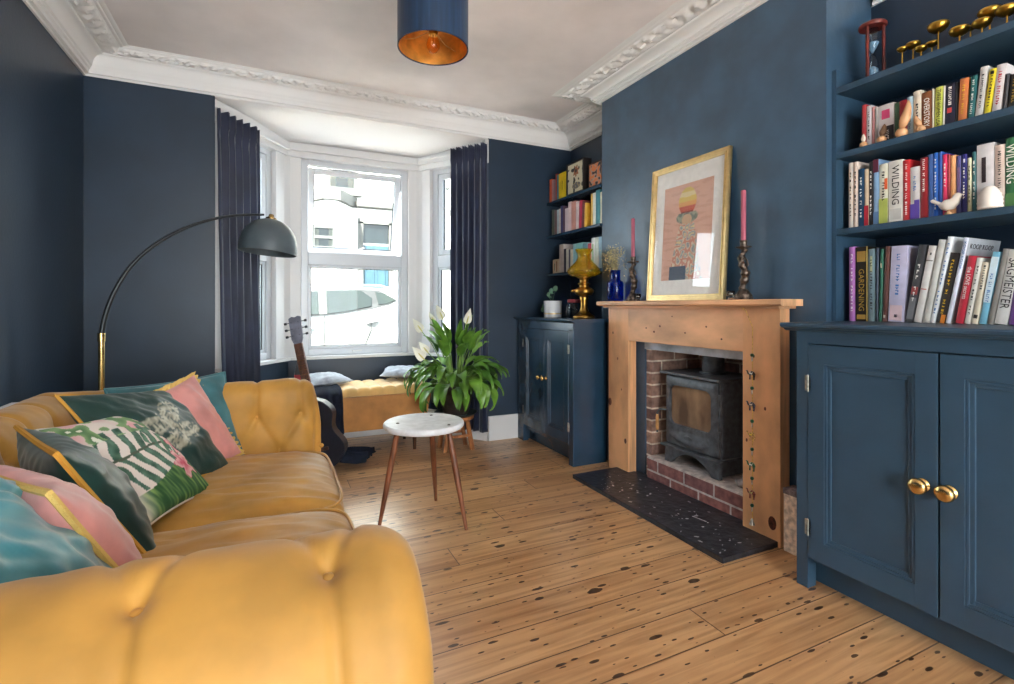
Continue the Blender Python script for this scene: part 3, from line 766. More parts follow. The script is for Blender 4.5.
# ------------------------------------------------------------------ parts given in world coordinates
def wmat(o):
    m = o.matrix_basis.copy()
    while o.parent: o = o.parent; m = o.matrix_basis @ m
    return m
def part(name, bm, mat, parent, smooth=False, normals=True):
    bmesh.ops.transform(bm, matrix=wmat(parent).inverted(), verts=bm.verts)
    return mesh_obj(name, bm, mat, parent, smooth, normals)

# ================================================================== CUPBOARDS
def panel_door(root, X, y0, y1, z0, z1, mat, stile=0.062, rail0=0.075, rail1=0.072, th=0.022):
    """framed door in the plane x = X facing -x"""
    bm = newbm()
    box(bm, X - th, X, y0, y0 + stile, z0, z1, 0.002); box(bm, X - th, X, y1 - stile, y1, z0, z1, 0.002)
    box(bm, X - th, X, y0 + stile - .001, y1 - stile + .001, z0, z0 + rail0, 0.002); box(bm, X - th, X, y0 + stile - .001, y1 - stile + .001, z1 - rail1, z1, 0.002)
    box(bm, X - th + 0.013, X - 0.002, y0 + stile - .004, y1 - stile + .004, z0 + rail0 - .004, z1 - rail1 + .004)
    a0, a1, c0, c1 = y0 + stile, y1 - stile, z0 + rail0, z1 - rail1
    # two-step bead round the sunk panel
    for k, (w_, h_) in enumerate(((0.010, 0.004), (0.022, 0.0085))):
        xx = X - th + h_ - 0.002
        for (p0, p1, q0, q1) in ((a0, a0 + w_, c0, c1), (a1 - w_, a1, c0, c1), (a0 + w_ - .0005, a1 - w_ + .0005, c0, c0 + w_), (a0 + w_ - .0005, a1 - w_ + .0005, c1 - w_, c1)):
            box(bm, xx, X - 0.003, p0, p1, q0, q1, 0.0025 if k == 0 else 0.003)
    return part('door', bm, mat, root)
def hinge(door, X, y, z, mat):
    bm = newbm(); lathe(bm, [(0, -.032), (.0045, -.032), (.0045, .032), (0, .032)], (X, y, z), 10); box(bm, X - .001, X + .003, y - .012, y + .012, z - .03, z + .03); part('hinge', bm, mat, door)
def knob(door, X, y, z, r, mat):
    bm = newbm()
    lathe(bm, [(0, -0.002), (r * .85, -0.002), (r * .8, .003), (r * .38, .007), (r * .36, .015), (r * .75, .019), (r, .027), (r * .98, .034), (r * .8, .041), (r * .4, .045), (0, .046)], (X, y, z), 24, axis='-x')
    part('knob', bm, mat, door, smooth='all')
tin_paint = M('painted_hinge', (132, 134, 128), 0.45, 0.5, var=(60, .2))
# --- the wide cupboard by the chimney breast
XC = 1.89
cup = thing('alcove_cupboard', 'blue painted two-door cupboard with brass knobs, in the alcove nearest the camera', 'cupboard', (1.95, 0.84, 0))
bm = newbm()
box(bm, XC, XRN - .002, 0.37, 1.31, 0.955, 1.012, 0.002)                     # top rail
box(bm, XC, XC + .05, 1.263, 1.31, 0.0, 0.957, 0.002); box(bm, XC, XC + .05, 0.37, 0.417, 0.0, 0.957, 0.002)   # stiles to the floor
box(bm, XC + .04, XRN - .002, 1.29, 1.308, 0.0, 0.957); box(bm, XC + .04, XRN - .002, 0.372, 0.39, 0.0, 0.957)   # sides
box(bm, XC + .03, XRN - .03, 0.39, 1.29, 0.10, 0.13); box(bm, XRN - .03, XRN - .003, 0.39, 1.29, 0.0, 0.957)
box(bm, 1.975, 1.995, 0.39, 1.29, 0.0, 0.105)                             # plinth set back
part('carcass', bm, cab_blue, cup)
bm = newbm()
prism(bm, [(XC - .038, 1.034), (XC - .042, 1.028), (XC - .040, 1.019), (XC - .030, 1.014), (XC - .020, 1.012), (XC - .014, 1.006), (XC - .002, 1.002), (XC + .01, 1.002), (XC + .01, 1.012), (XRN - .002, 1.012), (XRN - .002, 1.035)],
      lambda x, z: (x, 0.37, z), lambda x, z: (x, 1.352, z))
part('worktop', bm, cab_blue, cup)
for (a, b, ky) in ((0.843, 1.262, 0.883), (0.418, 0.837, 0.812)):
    d = panel_door(cup, XC + .019, a, b, 0.123, 0.951, cab_blue)
    knob(d, XC - .004, ky, 0.527, 0.0265, brass)
    hy = b if ky > .85 else a
    hinge(d, XC - .002, hy, 0.80, tin_paint); hinge(d, XC - .002, hy, 0.24, tin_paint)
# --- the far cupboard by the bay
XD = 1.86
cup2 = thing('alcove_cupboard', 'dark teal two-door cupboard standing in the far alcove beside the fireplace', 'cupboard', (2.0, 3.3, 0))
bm = newbm()
box(bm, XD, XD + .05, 2.892, 2.95, 0, 0.94, 0.002); box(bm, XD, XD + .05, 3.64, 3.70, 0, 0.94, 0.002); box(bm, XD, 2.14, 2.895, 3.70, 0.925, 0.985, 0.002)
box(bm, XD + .04, 2.14, 2.894, 2.912, 0, 0.94); box(bm, XD + .04, XR - .003, 3.68, 3.70, 0, 0.94); box(bm, XD + .03, 2.14, 2.91, 3.69, 0.10, 0.13)
box(bm, XD + .08, XD + .10, 2.91, 3.69, 0.0, 0.105); box(bm, 2.13, XR - .003, YB1 + .003, 3.69, 0.0, 0.985); box(bm, XD, 2.1, 3.70, YF - .021, 0, 0.985)
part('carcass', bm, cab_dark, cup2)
bm = newbm()
pf_ = [(XD - .030, 1.010), (XD - .034, 1.004), (XD - .032, .997), (XD - .022, .991), (XD - .01, .988), (XD - .002, .980), (XD + .01, .980), (XD + .01, .986), (2.14, .986), (2.14, 1.011)]
prism(bm, pf_, lambda x, z: (x, 2.868, z), lambda x, z: (x, YF - .002, z)); box(bm, 2.135, XR - .002, YB1 + .002, YF - .002, .986, 1.011)
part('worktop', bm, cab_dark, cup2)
for (a, b, ky) in ((2.952, 3.292, 3.262), (3.297, 3.638, 3.328)):
    d = panel_door(cup2, XD + .019, a, b, 0.14, 0.922, cab_dark, 0.055)
    knob(d, XD - .004, ky, 0.56, 0.017, brass)
    hy = a if ky < 3.3 else b
    hinge(d, XD - .002, hy, 0.80, tin_paint); hinge(d, XD - .002, hy, 0.26, tin_paint)

# ------------------------------------------------------------------ alcove shelves (each board lifts out)
def shelf(label, x0, x1, y0, y1, z, mat, th=0.026):
    bm = newbm(); box(bm, x0, x1, y0, y1, z - th, z, 0.0025)
    o = part_world('bookshelf_board', bm, mat); tag(o, label, 'shelf', 'painted alcove shelves'); return o
def part_world(name, bm, mat, smooth=False): return mesh_obj(name, bm, mat, None, smooth)
SX = 2.20
SZ = [1.430, 1.757, 2.038]
for z, lb in zip(SZ, ('lowest blue shelf over the near cupboard, carrying the white bird ornament', 'middle blue shelf over the near cupboard, carrying the wooden figures', 'top blue shelf over the near cupboard, carrying the hourglass')):
    shelf(lb, SX, XRN - .001, 0.36, 1.345, z, cab_blue)
bm = newbm(); box(bm, SX, XRN - .001, 1.345, YB0 - .0005, 1.036, 2.12, 0.002); box(bm, SX, XRN - .001, 0.34, 0.36, 1.036, 2.12, 0.002)
struct('trim_upright', bm, cab_blue)
SX2 = 2.146
SZ2 = [1.375, 1.70, 1.985]
for z, lb in zip(SZ2, ('lowest shelf in the far alcove, behind the amber oil lamp', 'middle shelf in the far alcove, full of paperbacks', 'top shelf in the far alcove, carrying the dark box frame')):
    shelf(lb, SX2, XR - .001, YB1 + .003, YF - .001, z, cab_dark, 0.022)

# ================================================================== FIREPLACE
pine = M('waxed_pine', (216, 162, 116), 0.42, var=(5, 0.12), bump=(60, 0.06), stretch=(6, 1, 0.5))
pine2 = M('waxed_pine_crosswise', (216, 165, 122), 0.42, var=(5, 0.12), bump=(60, 0.06), stretch=(6, 0.5, 1.2))
knot_m = M('pine_knot', (92, 48, 34), 0.5, var=(60, .3))
mant = thing('mantelpiece', 'waxed pine mantelpiece surround around the wood stove', 'mantelpiece', (2.12, 2.16, 0))
def leg(y0, y1):
    bm = newbm(); box(bm, 2.085, 2.15, y0, y1, 0.0, 1.10, 0.003); box(bm, 2.13, XB - .002, y0 + .02, y1 - (0 if y0 < 2 else .02), 0.0, 1.09)
    return part('jamb', bm, pine, mant)
lg1 = leg(1.523, 1.723); lg2 = leg(2.59, 2.80)
bm = newbm(); box(bm, 2.0855, 2.135, 1.722, 2.591, 0.876, 1.10, 0.002); hd_ = part('header', bm, pine2, mant)
bm = newbm(); prism(bm, [(2.018, 1.103), (2.012, 1.108), (2.012, 1.126), (2.017, 1.131), (XB - .002, 1.131), (XB - .002, 1.100), (2.03, 1.100)], lambda x, z: (x, 1.468, z), lambda x, z: (x, 2.838, z)); part('mantel_shelf', bm, pine2, mant)
bm = newbm(); box(bm, 2.045, XB - .003, 1.50, 2.81, 1.088, 1.101, 0.003); part('bed_moulding', bm, pine2, mant)
kn = random.Random(3)
for pr, spots in ((lg1, [(1.563, .10, .022), (1.60, .62, .006), (1.70, .45, .006), (1.66, .86, .005)]), (lg2, [(2.782, .45, .018), (2.62, .22, .012), (2.70, .75, .006), (2.66, .55, .005), (2.75, .92, .006)]), (hd_, [(2.42, .965, .006), (2.35, .945, .008), (2.30, .98, .008), (2.10, .95, .006), (1.95, .99, .006), (1.85, .93, .006), (2.2, 1.04, .005)])):
    for y, z, r in spots:
        bm = newbm(); lathe(bm, [(0, 0), (r, 0), (r * .9, .0006), (0, .0006)], (2.0852, y, z), 12, axis='-x')
        for v in bm.verts: v.co.z = z + (v.co.z - z) * (1.5 if pr is not hd_ else .8)
        part('knot', bm, knot_m, pr)
slate = M('black_slate', (34, 35, 41), 0.30, var=(26, 0.5), bump=(30, 0.25), alt=(50, 52, 60))
bm = newbm(); box(bm, 1.737, 2.138, 1.535, 2.71, 0.0005, 0.026, 0.004); box(bm, 2.137, XB, 1.725, 2.588, .0005, .025)
hearth = mesh_obj('hearth_slab', bm, slate); tag(hearth, 'black slate hearth slab flecked with white marks in front of the stove', 'hearth')
fleck = M('white_paint_fleck', (196, 196, 198), 0.8, var=(40, .1))
rr = random.Random(5); bm = newbm()
for _ in range(100):
    x = rr.uniform(1.76, 2.08); y = rr.uniform(1.56, 2.68); r = rr.choice([.0015, .002, .003, .004, .006]); a = rr.uniform(0, PI); k = rr.uniform(1, 3.0)
    vs = [bm.verts.new((x + r * k * math.cos(t) * math.cos(a) - r * math.sin(t) * math.sin(a), y + r * k * math.cos(t) * math.sin(a) + r * math.sin(t) * math.cos(a), 0.0264)) for t in [2 * PI * i / 8 + rr.uniform(-.2, .2) for i in range(8)]]
    bm.faces.new(vs)
obox(bm, (1.955, 1.83, .0262), (-.014, .078, 0), (.0075, .0014, 0), (0, 0, .0003))
fl = mesh_obj('paint_fleck', bm, fleck, hearth); fl['kind'] = 'stuff'

# wood-burning stove
st = thing('wood_stove', 'black cast iron wood-burning stove on brick plinth in the fireplace', 'stove', (2.33, 2.155, 0.155))
X0, X1, Y0, Y1 = 2.19, 2.50, 1.955, 2.365
bm = newbm(); box(bm, X0 + .012, X1, Y0, Y1, 0.262, 0.688, 0.008); part('body', bm, black_iron, st)
bm = newbm(); box(bm, X0 - .03, X1 + .01, Y0 - .022, Y1 + .022, 0.688, 0.703, 0.005); part('top_plate', bm, black_iron, st)
bm = newbm(); box(bm, X0 - .035, X1, Y0 - .012, Y1 + .012, 0.252, 0.264, 0.004); part('ash_lip', bm, black_iron, st)
# arched leg skirt: front board cut by an arch, plus feet at the back
def skirt(axis):
    pts = []
    w0, w1 = (Y0, Y1)
    arch = [(w0 + .055 + (w1 - w0 - .11) * k / 14, 0.158 + 0.078 * math.sin(PI * k / 14) ** 0.7) for k in range(15)]
    return [(w0, .156), (w0 + .05, .156)] + arch[1:-1] + [(w1 - .05, .156), (w1, .156), (w1 - .006, .253), (w0 + .006, .253)]
for (xa, xb) in ((X0 - .006, X0 + .02), (X1 - .03, X1 - .006)):
    bm = newbm(); prism(bm, skirt(0), lambda y, z: (xa, y, z), lambda y, z: (xb, y, z)); part('leg_frame', bm, black_iron, st)
for ya in (Y0 + .004, Y1 - .02):
    bm = newbm(); box(bm, X0 + .01, X1 - .02, ya, ya + .016, .17, .253); part('leg_side', bm, black_iron, st)
# door with window opening: ring with rounded corners, arched top edge
dy0, dy1, dz0, dz1 = Y0 + .008, Y1 - .008, 0.272, 0.682
def rrect(y0, y1, z0, z1, r, n=6, bow=0.0):
    pts = []
    for cy, cz, a0 in ((y1 - r, z1 - r, 0), (y0 + r, z1 - r, 90), (y0 + r, z0 + r, 180), (y1 - r, z0 + r, 270)):
        for k in range(n + 1):
            a = R(a0 + 90 * k / n); y = cy + r * math.cos(a); z = cz + r * math.sin(a)
            t = (y - (y0 + y1) / 2) / ((y1 - y0) / 2); z += bow * (1 - t * t) * (1 if z > (z0 + z1) / 2 else -0.5); pts.append((y, z))
    return pts
outer = rrect(dy0, dy1, dz0, dz1, .012); inner = rrect(dy0 + .042, dy1 - .038, 0.398, 0.622, .035, bow=.012)
bm = newbm()
O = [bm.verts.new((X0 - .002, *p)) for p in outer]; O2 = [bm.verts.new((X0 + .014, *p)) for p in outer]; O3 = [bm.verts.new((X0 - .006, p[0] + (-.004 if p[0] > 2.16 else .004), p[1] + (-.004 if p[1] > .48 else .004))) for p in outer]
I = [bm.verts.new((X0 - .012, *p)) for p in inner]; I2 = [bm.verts.new((X0 + .010, *p)) for p in inner]
I3 = [bm.verts.new((X0 - .012, p[0] + (.010 if p[0] > 2.16 else -.010), p[1] + (.010 if p[1] > .51 else -.010))) for p in inner]
n_ = len(O)
for a, b in ((O2, O), (O, O3), (O3, I3), (I3, I), (I, I2)):
    for k in range(n_): bm.faces.new((a[k], a[(k + 1) % n_], b[(k + 1) % n_], b[k]))
dr = part('door', bm, black_iron, st, smooth=True)
soot = M('sooty_stove_glass', (104, 84, 70), 0.12, var=(5, 0.55), bump=(20, .03), alt=(164, 134, 106), stretch=(1, 1.6, 0.7))
bm = newbm(); bm.faces.new([bm.verts.new((X0 + .006, *p)) for p in inner]); bm.faces.new([bm.verts.new((X0 + .011, *p)) for p in inner][::-1]); part('stove_window', bm, soot, dr)
# scooped air slide below the window
bm = newbm()
def scoop(u, v):
    a = 2 * PI * u; r = v; yc, zc = 2.16, 0.330
    y = yc + .160 * r * math.cos(a); z = zc + .045 * r * math.sin(a) + .012 * (r * math.cos(a)) ** 2
    return (X0 - .0128 - .020 * (1 - r ** 3) * (0.45 - 0.8 * r * math.sin(a)), y, z)
grid(bm, 40, 8, scoop, wrap_u=True); part('air_slide', bm, black_iron, dr, smooth='all')
bm = newbm(); lathe(bm, [(0, 0), (1, 0), (.92, .5), (0, .7)], (0, 0, 0), 24, axis='-x')
bmesh.ops.transform(bm, matrix=Matrix.Translation((X0 - .024, 2.16, .338)) @ Matrix.Diagonal((.008, .032, .013, 1)), verts=bm.verts); part('badge', bm, black_iron, dr, smooth=True)
bm = newbm(); tube(bm, [(X0 - .01, Y1 - .02, .47), (X0 - .045, Y1 + .002, .47), (X0 - .055, Y1 + .012, .45), (X0 - .055, Y1 + .012, .33)], .006, 8); hdl = part('handle', bm, black_iron, dr)
bm = newbm(); lathe(bm, [(0, .345), (.008, .345), (.010, .37), (.010, .42), (.007, .44), (0, .44)], (X0 - .055, Y1 + .012, 0), 12); part('wooden_grip', bm, M('beech_grip', (206, 150, 92), .5, var=(20, .1)), hdl, smooth=True)
bm = newbm(); lathe(bm, [(0, .70), (.075, .70), (.075, .712), (.062, .715), (.062, .90), (0, .90)], (2.36, 2.155, 0), 28); part('flue', bm, black_iron, st, smooth=True)
for z in (.40, .60):
    bm = newbm(); lathe(bm, [(0, z - .02), (.007, z - .02), (.007, z + .02), (0, z + .02)], (X0 - .004, Y0 - .004, 0), 10); part('hinge', bm, black_iron, dr, smooth=True)
# a lump of ash-grey stone at the foot of the stove
bm = newbm(); bmesh.ops.create_icosphere(bm, subdivisions=3, radius=1.0)
for v in bm.verts: v.co *= 1 + .25 * nz(v.co.x * 1.6, v.co.y * 1.6, v.co.z * 1.6)
bmesh.ops.transform(bm, matrix=Matrix.Translation((2.22, 1.83, .178)) @ Matrix.Diagonal((.03, .042, .024, 1)), verts=bm.verts)
tag(mesh_obj('stone', bm, M('ashy_stone', (150, 140, 136), .9, var=(30, .25)), smooth='all'), 'small ash grey stone on the brick plinth beside the stove', 'stone')

# camel garland hanging down the mantel leg
gar = thing('camel_garland', 'hanging string of small painted camels, green beads and a bell on pine jamb', 'garland', (2.075, 1.658, 1.10))
gx = 2.074
bm = newbm(); tube(bm, [(2.008, 1.658, 1.09), (2.03, 1.658, 1.075), (gx, 1.658, 1.0), (gx, 1.658, .085)], .0013, 5); part('string', bm, M('yellow_thread', (206, 168, 70), .8, var=(90, .2)), gar)
bead = M('green_bead', (22, 82, 58), .3, var=(60, .2)); silv = M('silver_bead', (190, 188, 182), .3, .8, var=(60, .2))
cam_cols = [(58, 48, 44), (52, 60, 84), (196, 150, 90), (40, 84, 60), (120, 60, 48)]
zs_ = [wall_z(752, y, gx) for y in (375, 406, 436, 466, 494)]
def camel(z, col, k):
    bm = newbm(); r_ = .0065
    body = [Vector((0, (i - 4) / 4 * .017, .004 + .008 * math.exp(-((i - 4) / 1.6) ** 2))) for i in range(9)]
    tube(bm, body, [.003, .006, .0075, .0085, .0085, .008, .0075, .006, .003], 8)
    tube(bm, [(0, .015, .004), (0, .022, .006), (0, .026, .018), (0, .033, .019)], [.0045, .004, .0032, .0025], 7)
    for y in (-.012, -.009, .010, .013): tube(bm, [(.002 * (1 if y in (-.012, .013) else -1), y, 0), (0, y, -.013), (0, y + .001, -.022)], [.0032, .0022, .0025], 6)
    bmesh.ops.transform(bm, matrix=Matrix.Translation((gx - .004, 1.658, z)), verts=bm.verts)
    o = part('camel', bm, M('camel_paint_%d' % k, col, .4, var=(140, .35)), gar, smooth='all')
    bm = newbm(); grid(bm, 8, 5, lambda u, v: (gx - .004 + .0095 * math.cos(PI * u) , 1.658 + (v - .5) * .016, z + .005 + .0125 * math.sin(PI * u)))
    part('saddle', bm, M('saddle_paint_%d' % k, [(210, 206, 200), (190, 180, 176), (222, 170, 60), (196, 206, 190), (206, 186, 120)][k], .4, var=(160, .3)), o)
for k, z in enumerate(zs_): camel(z, cam_cols[k], k)
for y in (355, 388, 421, 449, 478, 505):
    z = wall_z(752, y, gx); bm = newbm(); lathe(bm, [(0, -.008), (.006, -.007), (.009, 0), (.006, .007), (0, .008)], (gx - .004, 1.658, z), 12); part('bead', bm, bead, gar, smooth='all')
    bm = newbm(); lathe(bm, [(0, -.030), (.0022, -.029), (.003, -.02), (.0022, -.009), (0, -.008)], (gx - .004, 1.658, z), 8); part('bugle_bead', bm, silv, gar, smooth='all')
bm = newbm(); lathe(bm, [(.0125, .058), (.0115, .064), (.007, .078), (.005, .086), (0, .089)], (gx - .004, 1.658, 0), 16); part('bell', bm, silv, gar, smooth='all')

# speckled box in the gap between the mantel and the cupboard
kb = thing('card_box', 'narrow speckled cardboard box wedged between pine mantel and blue cupboard', 'box', (2.12, 1.45, 0))
bm = newbm(); box(bm, 2.085, 2.155, 1.40, 1.507, 0.0, .275, .003); part('carton', bm, M('speckled_card', (230, 200, 178), .8, var=(50, .14), bump=(80, .2)), kb)
bm = newbm(); box(bm, 2.081, 2.157, 1.398, 1.508, .258, .285, .003); part('lid', bm, M('dark_speckled_card', (92, 72, 70), .7, var=(60, .4), alt=(150, 130, 128)), kb)

# ================================================================== ON THE MANTEL
MZ = 1.131
# framed poster leaning on the breast
pic = thing('framed_poster', 'large gold framed poster in white mount leaning on the chimney breast', 'picture', (2.09, 2.12, MZ))
ly = math.atan2(.05, .80)
PX = Vector((0, -1, 0)); PY = Vector((math.sin(ly), 0, math.cos(ly))); PN = PX.cross(PY)     # PN faces the room
W_, H_ = 0.575, 0.795
base = Vector((2.082, 2.12, MZ + .0005))
def pp3(x, y, d=0): return base + PX * x + PY * y + PN * d
def pbar(bm, x0, x1, y0, y1, d0, d1, bev=.003): obox(bm, pp3(x0, y0, d0), PX * (x1 - x0), PY * (y1 - y0), PN * (d1 - d0), bev)
bm = newbm(); fw = .034
hw = W_ / 2
for (a, b, c, d) in ((-hw, -hw + fw, 0, H_), (hw - fw, hw, 0, H_), (-hw + fw, hw - fw, 0, fw), (-hw + fw, hw - fw, H_ - fw, H_)):
    pbar(bm, a, b, c, d, -.016, .002)
for q, (d0, d1) in ((.0, (.002, .008)), (.011, (.002, .004)), (.022, (.002, .007))):      # reeded mouldings
    x0, x1, y0, y1 = -hw + q, hw - q, q, H_ - q
    for (a, b, c, d) in ((x0, x0 + .009, y0, y1), (x1 - .009, x1, y0, y1), (x0 + .009, x1 - .009, y0, y0 + .009), (x0 + .009, x1 - .009, y1 - .009, y1)): pbar(bm, a, b, c, d, d0, d1, .0025)
part('frame', bm, gold, pic)
bm = newbm(); pbar(bm, -hw + fw - .003, hw - fw + .003, fw - .003, H_ - fw + .003, -.012, -.008, 0); part('mount', bm, M('ivory_mount_board', (246, 244, 240), .8, var=(30, .02)), pic)
bm = newbm(); aw, ay0, ay1 = .183, .118, .665
na, nb = 90, 130
grid(bm, na, nb, lambda u, v: pp3(-aw + 2 * aw * u, ay0 + (ay1 - ay0) * v, -.0072))
art = part('print', bm, attr_mat('poster_print', .8), pic)
def poster(i):
    u, v = (i // nb) / (na - 1) * 2 - 1, (i % nb) / (nb - 1) * 2 - 1
    c = (226, 180, 158); k = nz(u * 2, v * 14, 3)
    if k > .12: c = (218, 170, 148)
    def inside(cx, cy, rx, ry): return ((u - cx) / rx) ** 2 + ((v - cy) / ry) ** 2
    q = inside(0, .62, .36, .30)
    if q < 1:
        bands = [(222, 196, 110), (232, 214, 160), (226, 196, 96), (232, 168, 92), (206, 92, 66), (150, 70, 58)]
        c = bands[min(5, max(0, int((.92 - v) / .6 * 6 + .6 * u * u)))]
    if inside(0, .30, .44, .14) < 1 and v < .38: c = (158, 162, 140) if nz(u * 9, v * 9, 1) > 0 else (112, 122, 112)
    if inside(0, .24, .2, .12) < 1: c = (212, 176, 140)
    if v < .16 and abs(u) < .30 + .34 * (.16 - v): 
        c = [(206, 140, 120), (226, 206, 180), (170, 182, 170), (150, 150, 160), (226, 206, 156)][int(abs(nz(u * 5, v * 7, 2)) * 9) % 5]
    if v < -.72 and abs(u + .3) < .35: c = (70, 88, 112)
    return c
paint(art, poster)
pg = glass_mat('picture_glass', (255, 255, 255), 1.0)
bm = newbm(); pbar(bm, -hw + fw - .003, hw - fw + .003, fw - .003, H_ - fw + .003, -.005, -.0035, 0); part('glazing', bm, pg, pic)

# candlesticks: cast leafy figure stems on stepped feet, each with a rose candle (a thing of its own)
bronze = M('dark_bronze', (92, 80, 72), .38, .85, var=(70, .35), bump=(120, .3))
rose = M('rose_wax', (172, 88, 108), .5, var=(8, .05))
def candlestick(y, x, label, clabel, sc=1.0, ztop=.285, cz=.245):
    t = thing('candlestick', label, 'candlestick', (x, y, MZ), 0, 'bronze figure candlesticks')
    bm = newbm(); lathe(bm, [(0, 0), (.046, 0), (.047, .008), (.040, .014), (.043, .020), (.034, .03), (.026, .042), (.018, .05), (0, .05)], (0, 0, 0), 10)
    for v in bm.verts:
        a = math.atan2(v.co.y, v.co.x); f = 1 + .08 * math.sin(5 * a) + .06 * nz(v.co.x * 90, v.co.y * 90, v.co.z * 60); v.co.x *= f; v.co.y *= f
    mesh_obj('base', bm, bronze, t, smooth='all')
    bm = newbm(); n = 40; pts = []; rad = []
    for k in range(n):
        h = k / (n - 1); pts.append((.006 * math.sin(h * 7), .008 * math.sin(h * 9 + 1), .046 + (ztop - .085) * h))
        rad.append(.013 + .007 * math.exp(-((h - .35) / .2) ** 2) + .003 * math.sin(h * 34) + .004 * math.exp(-((h - .72) / .08) ** 2))
    tube(bm, pts, rad, 12)
    for v in bm.verts: v.co += Vector((nz(v.co.x * 120, v.co.y * 120, v.co.z * 70), nz(v.co.y * 120, v.co.z * 70, v.co.x * 120), 0)) * .004
    for s in (-1, 1): tube(bm, [(0, s * .012, .15), (0, s * .026, .17), (0, s * .020, .19), (0, s * .012, .20)], [.003, .006, .005, .003], 7)
    mesh_obj('stem', bm, bronze, t, smooth='all')
    z0 = ztop - .045
    bm = newbm(); lathe(bm, [(0, z0), (.012, z0), (.016, z0 + .006), (.036, z0 + .010), (.038, z0 + .014), (.034, z0 + .015), (.014, z0 + .012), (.015, z0 + .02), (.017, z0 + .035), (.018, z0 + .045), (.0125, z0 + .045), (.0125, z0 + .03), (0, z0 + .03)], (0, 0, 0), 24)
    mesh_obj('drip_pan', bm, bronze, t, smooth='all')
    c = thing('taper_candle', clabel, 'candle', (x, y, MZ + z0 + .0302), 0, 'rose pink candles')
    bm = newbm(); L_ = cz + .015; lathe(bm, [(0, 0), (.0118, 0), (.0118, L_ - .004), (.010, L_), (.003, L_ + .001), (0, L_ - .001)], (0, 0, 0), 20); mesh_obj('wax', bm, rose, c, smooth=True)
    bm = newbm(); tube(bm, [(0, 0, L_ - .002), (.001, 0, L_ + .004), (.003, 0, L_ + .008)], .001, 5); mesh_obj('wick', bm, M('burnt_wick', (40, 36, 34), .9, var=(90, .2)), c)
candlestick(2.562, 2.10, 'dark bronze figured candlestick between blue bottle vase and gold frame', 'rose pink taper candle standing between the blue vase and gold frame')
candlestick(1.722, 2.09, 'dark bronze figured candlestick at the cupboard end of the mantel shelf', 'rose pink taper candle at the cupboard end of the mantel shelf', ztop=.290)
clear = M('clear_glass', (255, 255, 255), .02, trans=1.0, ior=1.45, bump=(40, .02))
def tealight(x, y, label):
    t = thing('tealight_holder', label, 'candle holder', (x, y, MZ), 0, 'small glass tealight holders')
    bm = newbm(); lathe(bm, [(0, 0), (.015, 0), (.016, .004), (.010, .010), (.014, .018), (.019, .024), (.020, .045), (.0185, .045), (.0175, .026), (0, .022)], (0, 0, 0), 20); mesh_obj('cup', bm, clear, t, smooth='all')
    bm = newbm(); lathe(bm, [(0, .0235), (.0155, .0265), (.0155, .034), (0, .035)], (0, 0, 0), 16); mesh_obj('wax', bm, M('white_wax', (226, 222, 214), .5, var=(20, .03)), t, smooth=True)
tealight(2.085, 2.497, 'small clear glass tealight holder beside the candlestick next to blue vase')
tealight(2.075, 1.785, 'small clear glass tealight holder by the candlestick nearest the cupboard')
# blue bottle vase with dried gypsophila
bv = thing('bottle_vase', 'cobalt blue glass bottle vase on the far end of the mantel shelf', 'vase', (2.09, 2.731, MZ))
blue_g = glass_mat('cobalt_glass', (100, 160, 236), 1.0, body=(20, 70, 180), dens=.12)
bm = newbm(); lathe(bm, [(0, 0.001), (.050, .001), (.055, .006), (.055, .118), (.050, .130), (.036, .138), (.033, .145), (.033, .200), (.036, .203), (.034, .205), (.030, .203), (.030, .146), (.034, .136), (.050, .122), (.052, .116), (.052, .008), (0, .007)], (0, 0, 0), 36)
for v in bm.verts: v.co.z *= 1.02
mesh_obj('bottle', bm, blue_g, bv, smooth='all')
fl_ = thing('dried_flowers', 'spray of dried straw coloured gypsophila standing in blue bottle vase', 'dried flowers', (2.09, 2.731, MZ))
rr = random.Random(12); bs = newbm(); bf = newbm()
for k in range(34):
    a = rr.uniform(0, 2 * PI); sp = rr.uniform(.01, .075); h = rr.uniform(.22, .37); lean_ = Vector((math.cos(a) * sp, math.sin(a) * sp + .01, h))
    p0 = Vector((math.cos(a) * .015, math.sin(a) * .015, .02)); pm = Vector((math.cos(a) * .012, math.sin(a) * .012, .20))
    tube(bs, [p0, pm, (pm + lean_) / 2 + Vector((0, 0, .01)), lean_], .0007, 4)
    for q in range(9):
        e = lean_ + Vector((rr.gauss(0, .014), rr.gauss(0, .016), rr.gauss(-.02, .022)))
        tube(bs, [lean_ * .82 + pm * .18, e], .0004, 3)
        bmesh.ops.create_icosphere(bf, subdivisions=1, radius=rr.uniform(.0018, .0034), matrix=Matrix.Translation(e))
mesh_obj('stems', bs, M('dry_stem', (150, 136, 92), .8, var=(40, .2)), fl_); mesh_obj('flower_heads', bf, M('dry_blossom', (206, 190, 142), .8, var=(60, .2)), fl_)
# cobweb-white plaster chips by the end of the mantel are left as paint flecks on the wall
# ================================================================== ON THE FAR CUPBOARD
FZ_ = 1.0115
ol = thing('oil_lamp', 'brass oil lamp with amber glass shade on the far teal cupboard', 'lamp', (2.05, 3.044, FZ_))
bm = newbm(); lathe(bm, [(0, 0), (.078, 0), (.080, .010), (.074, .018), (.066, .024), (.050, .034), (.036, .048), (.028, .066), (.024, .09), (.026, .13), (.032, .15), (.028, .158), (0, .158)], (0, 0, 0), 36); mesh_obj('base', bm, old_brass, ol, smooth='all')
bm = newbm(); lathe(bm, [(0, .158), (.034, .16), (.060, .172), (.072, .188), (.070, .205), (.055, .218), (.036, .225), (.034, .24), (.046, .246), (.046, .252), (.030, .258), (.034, .285), (.05, .292), (.052, .298), (0, .30)], (0, 0, 0), 36); mesh_obj('font', bm, old_brass, ol, smooth='all')
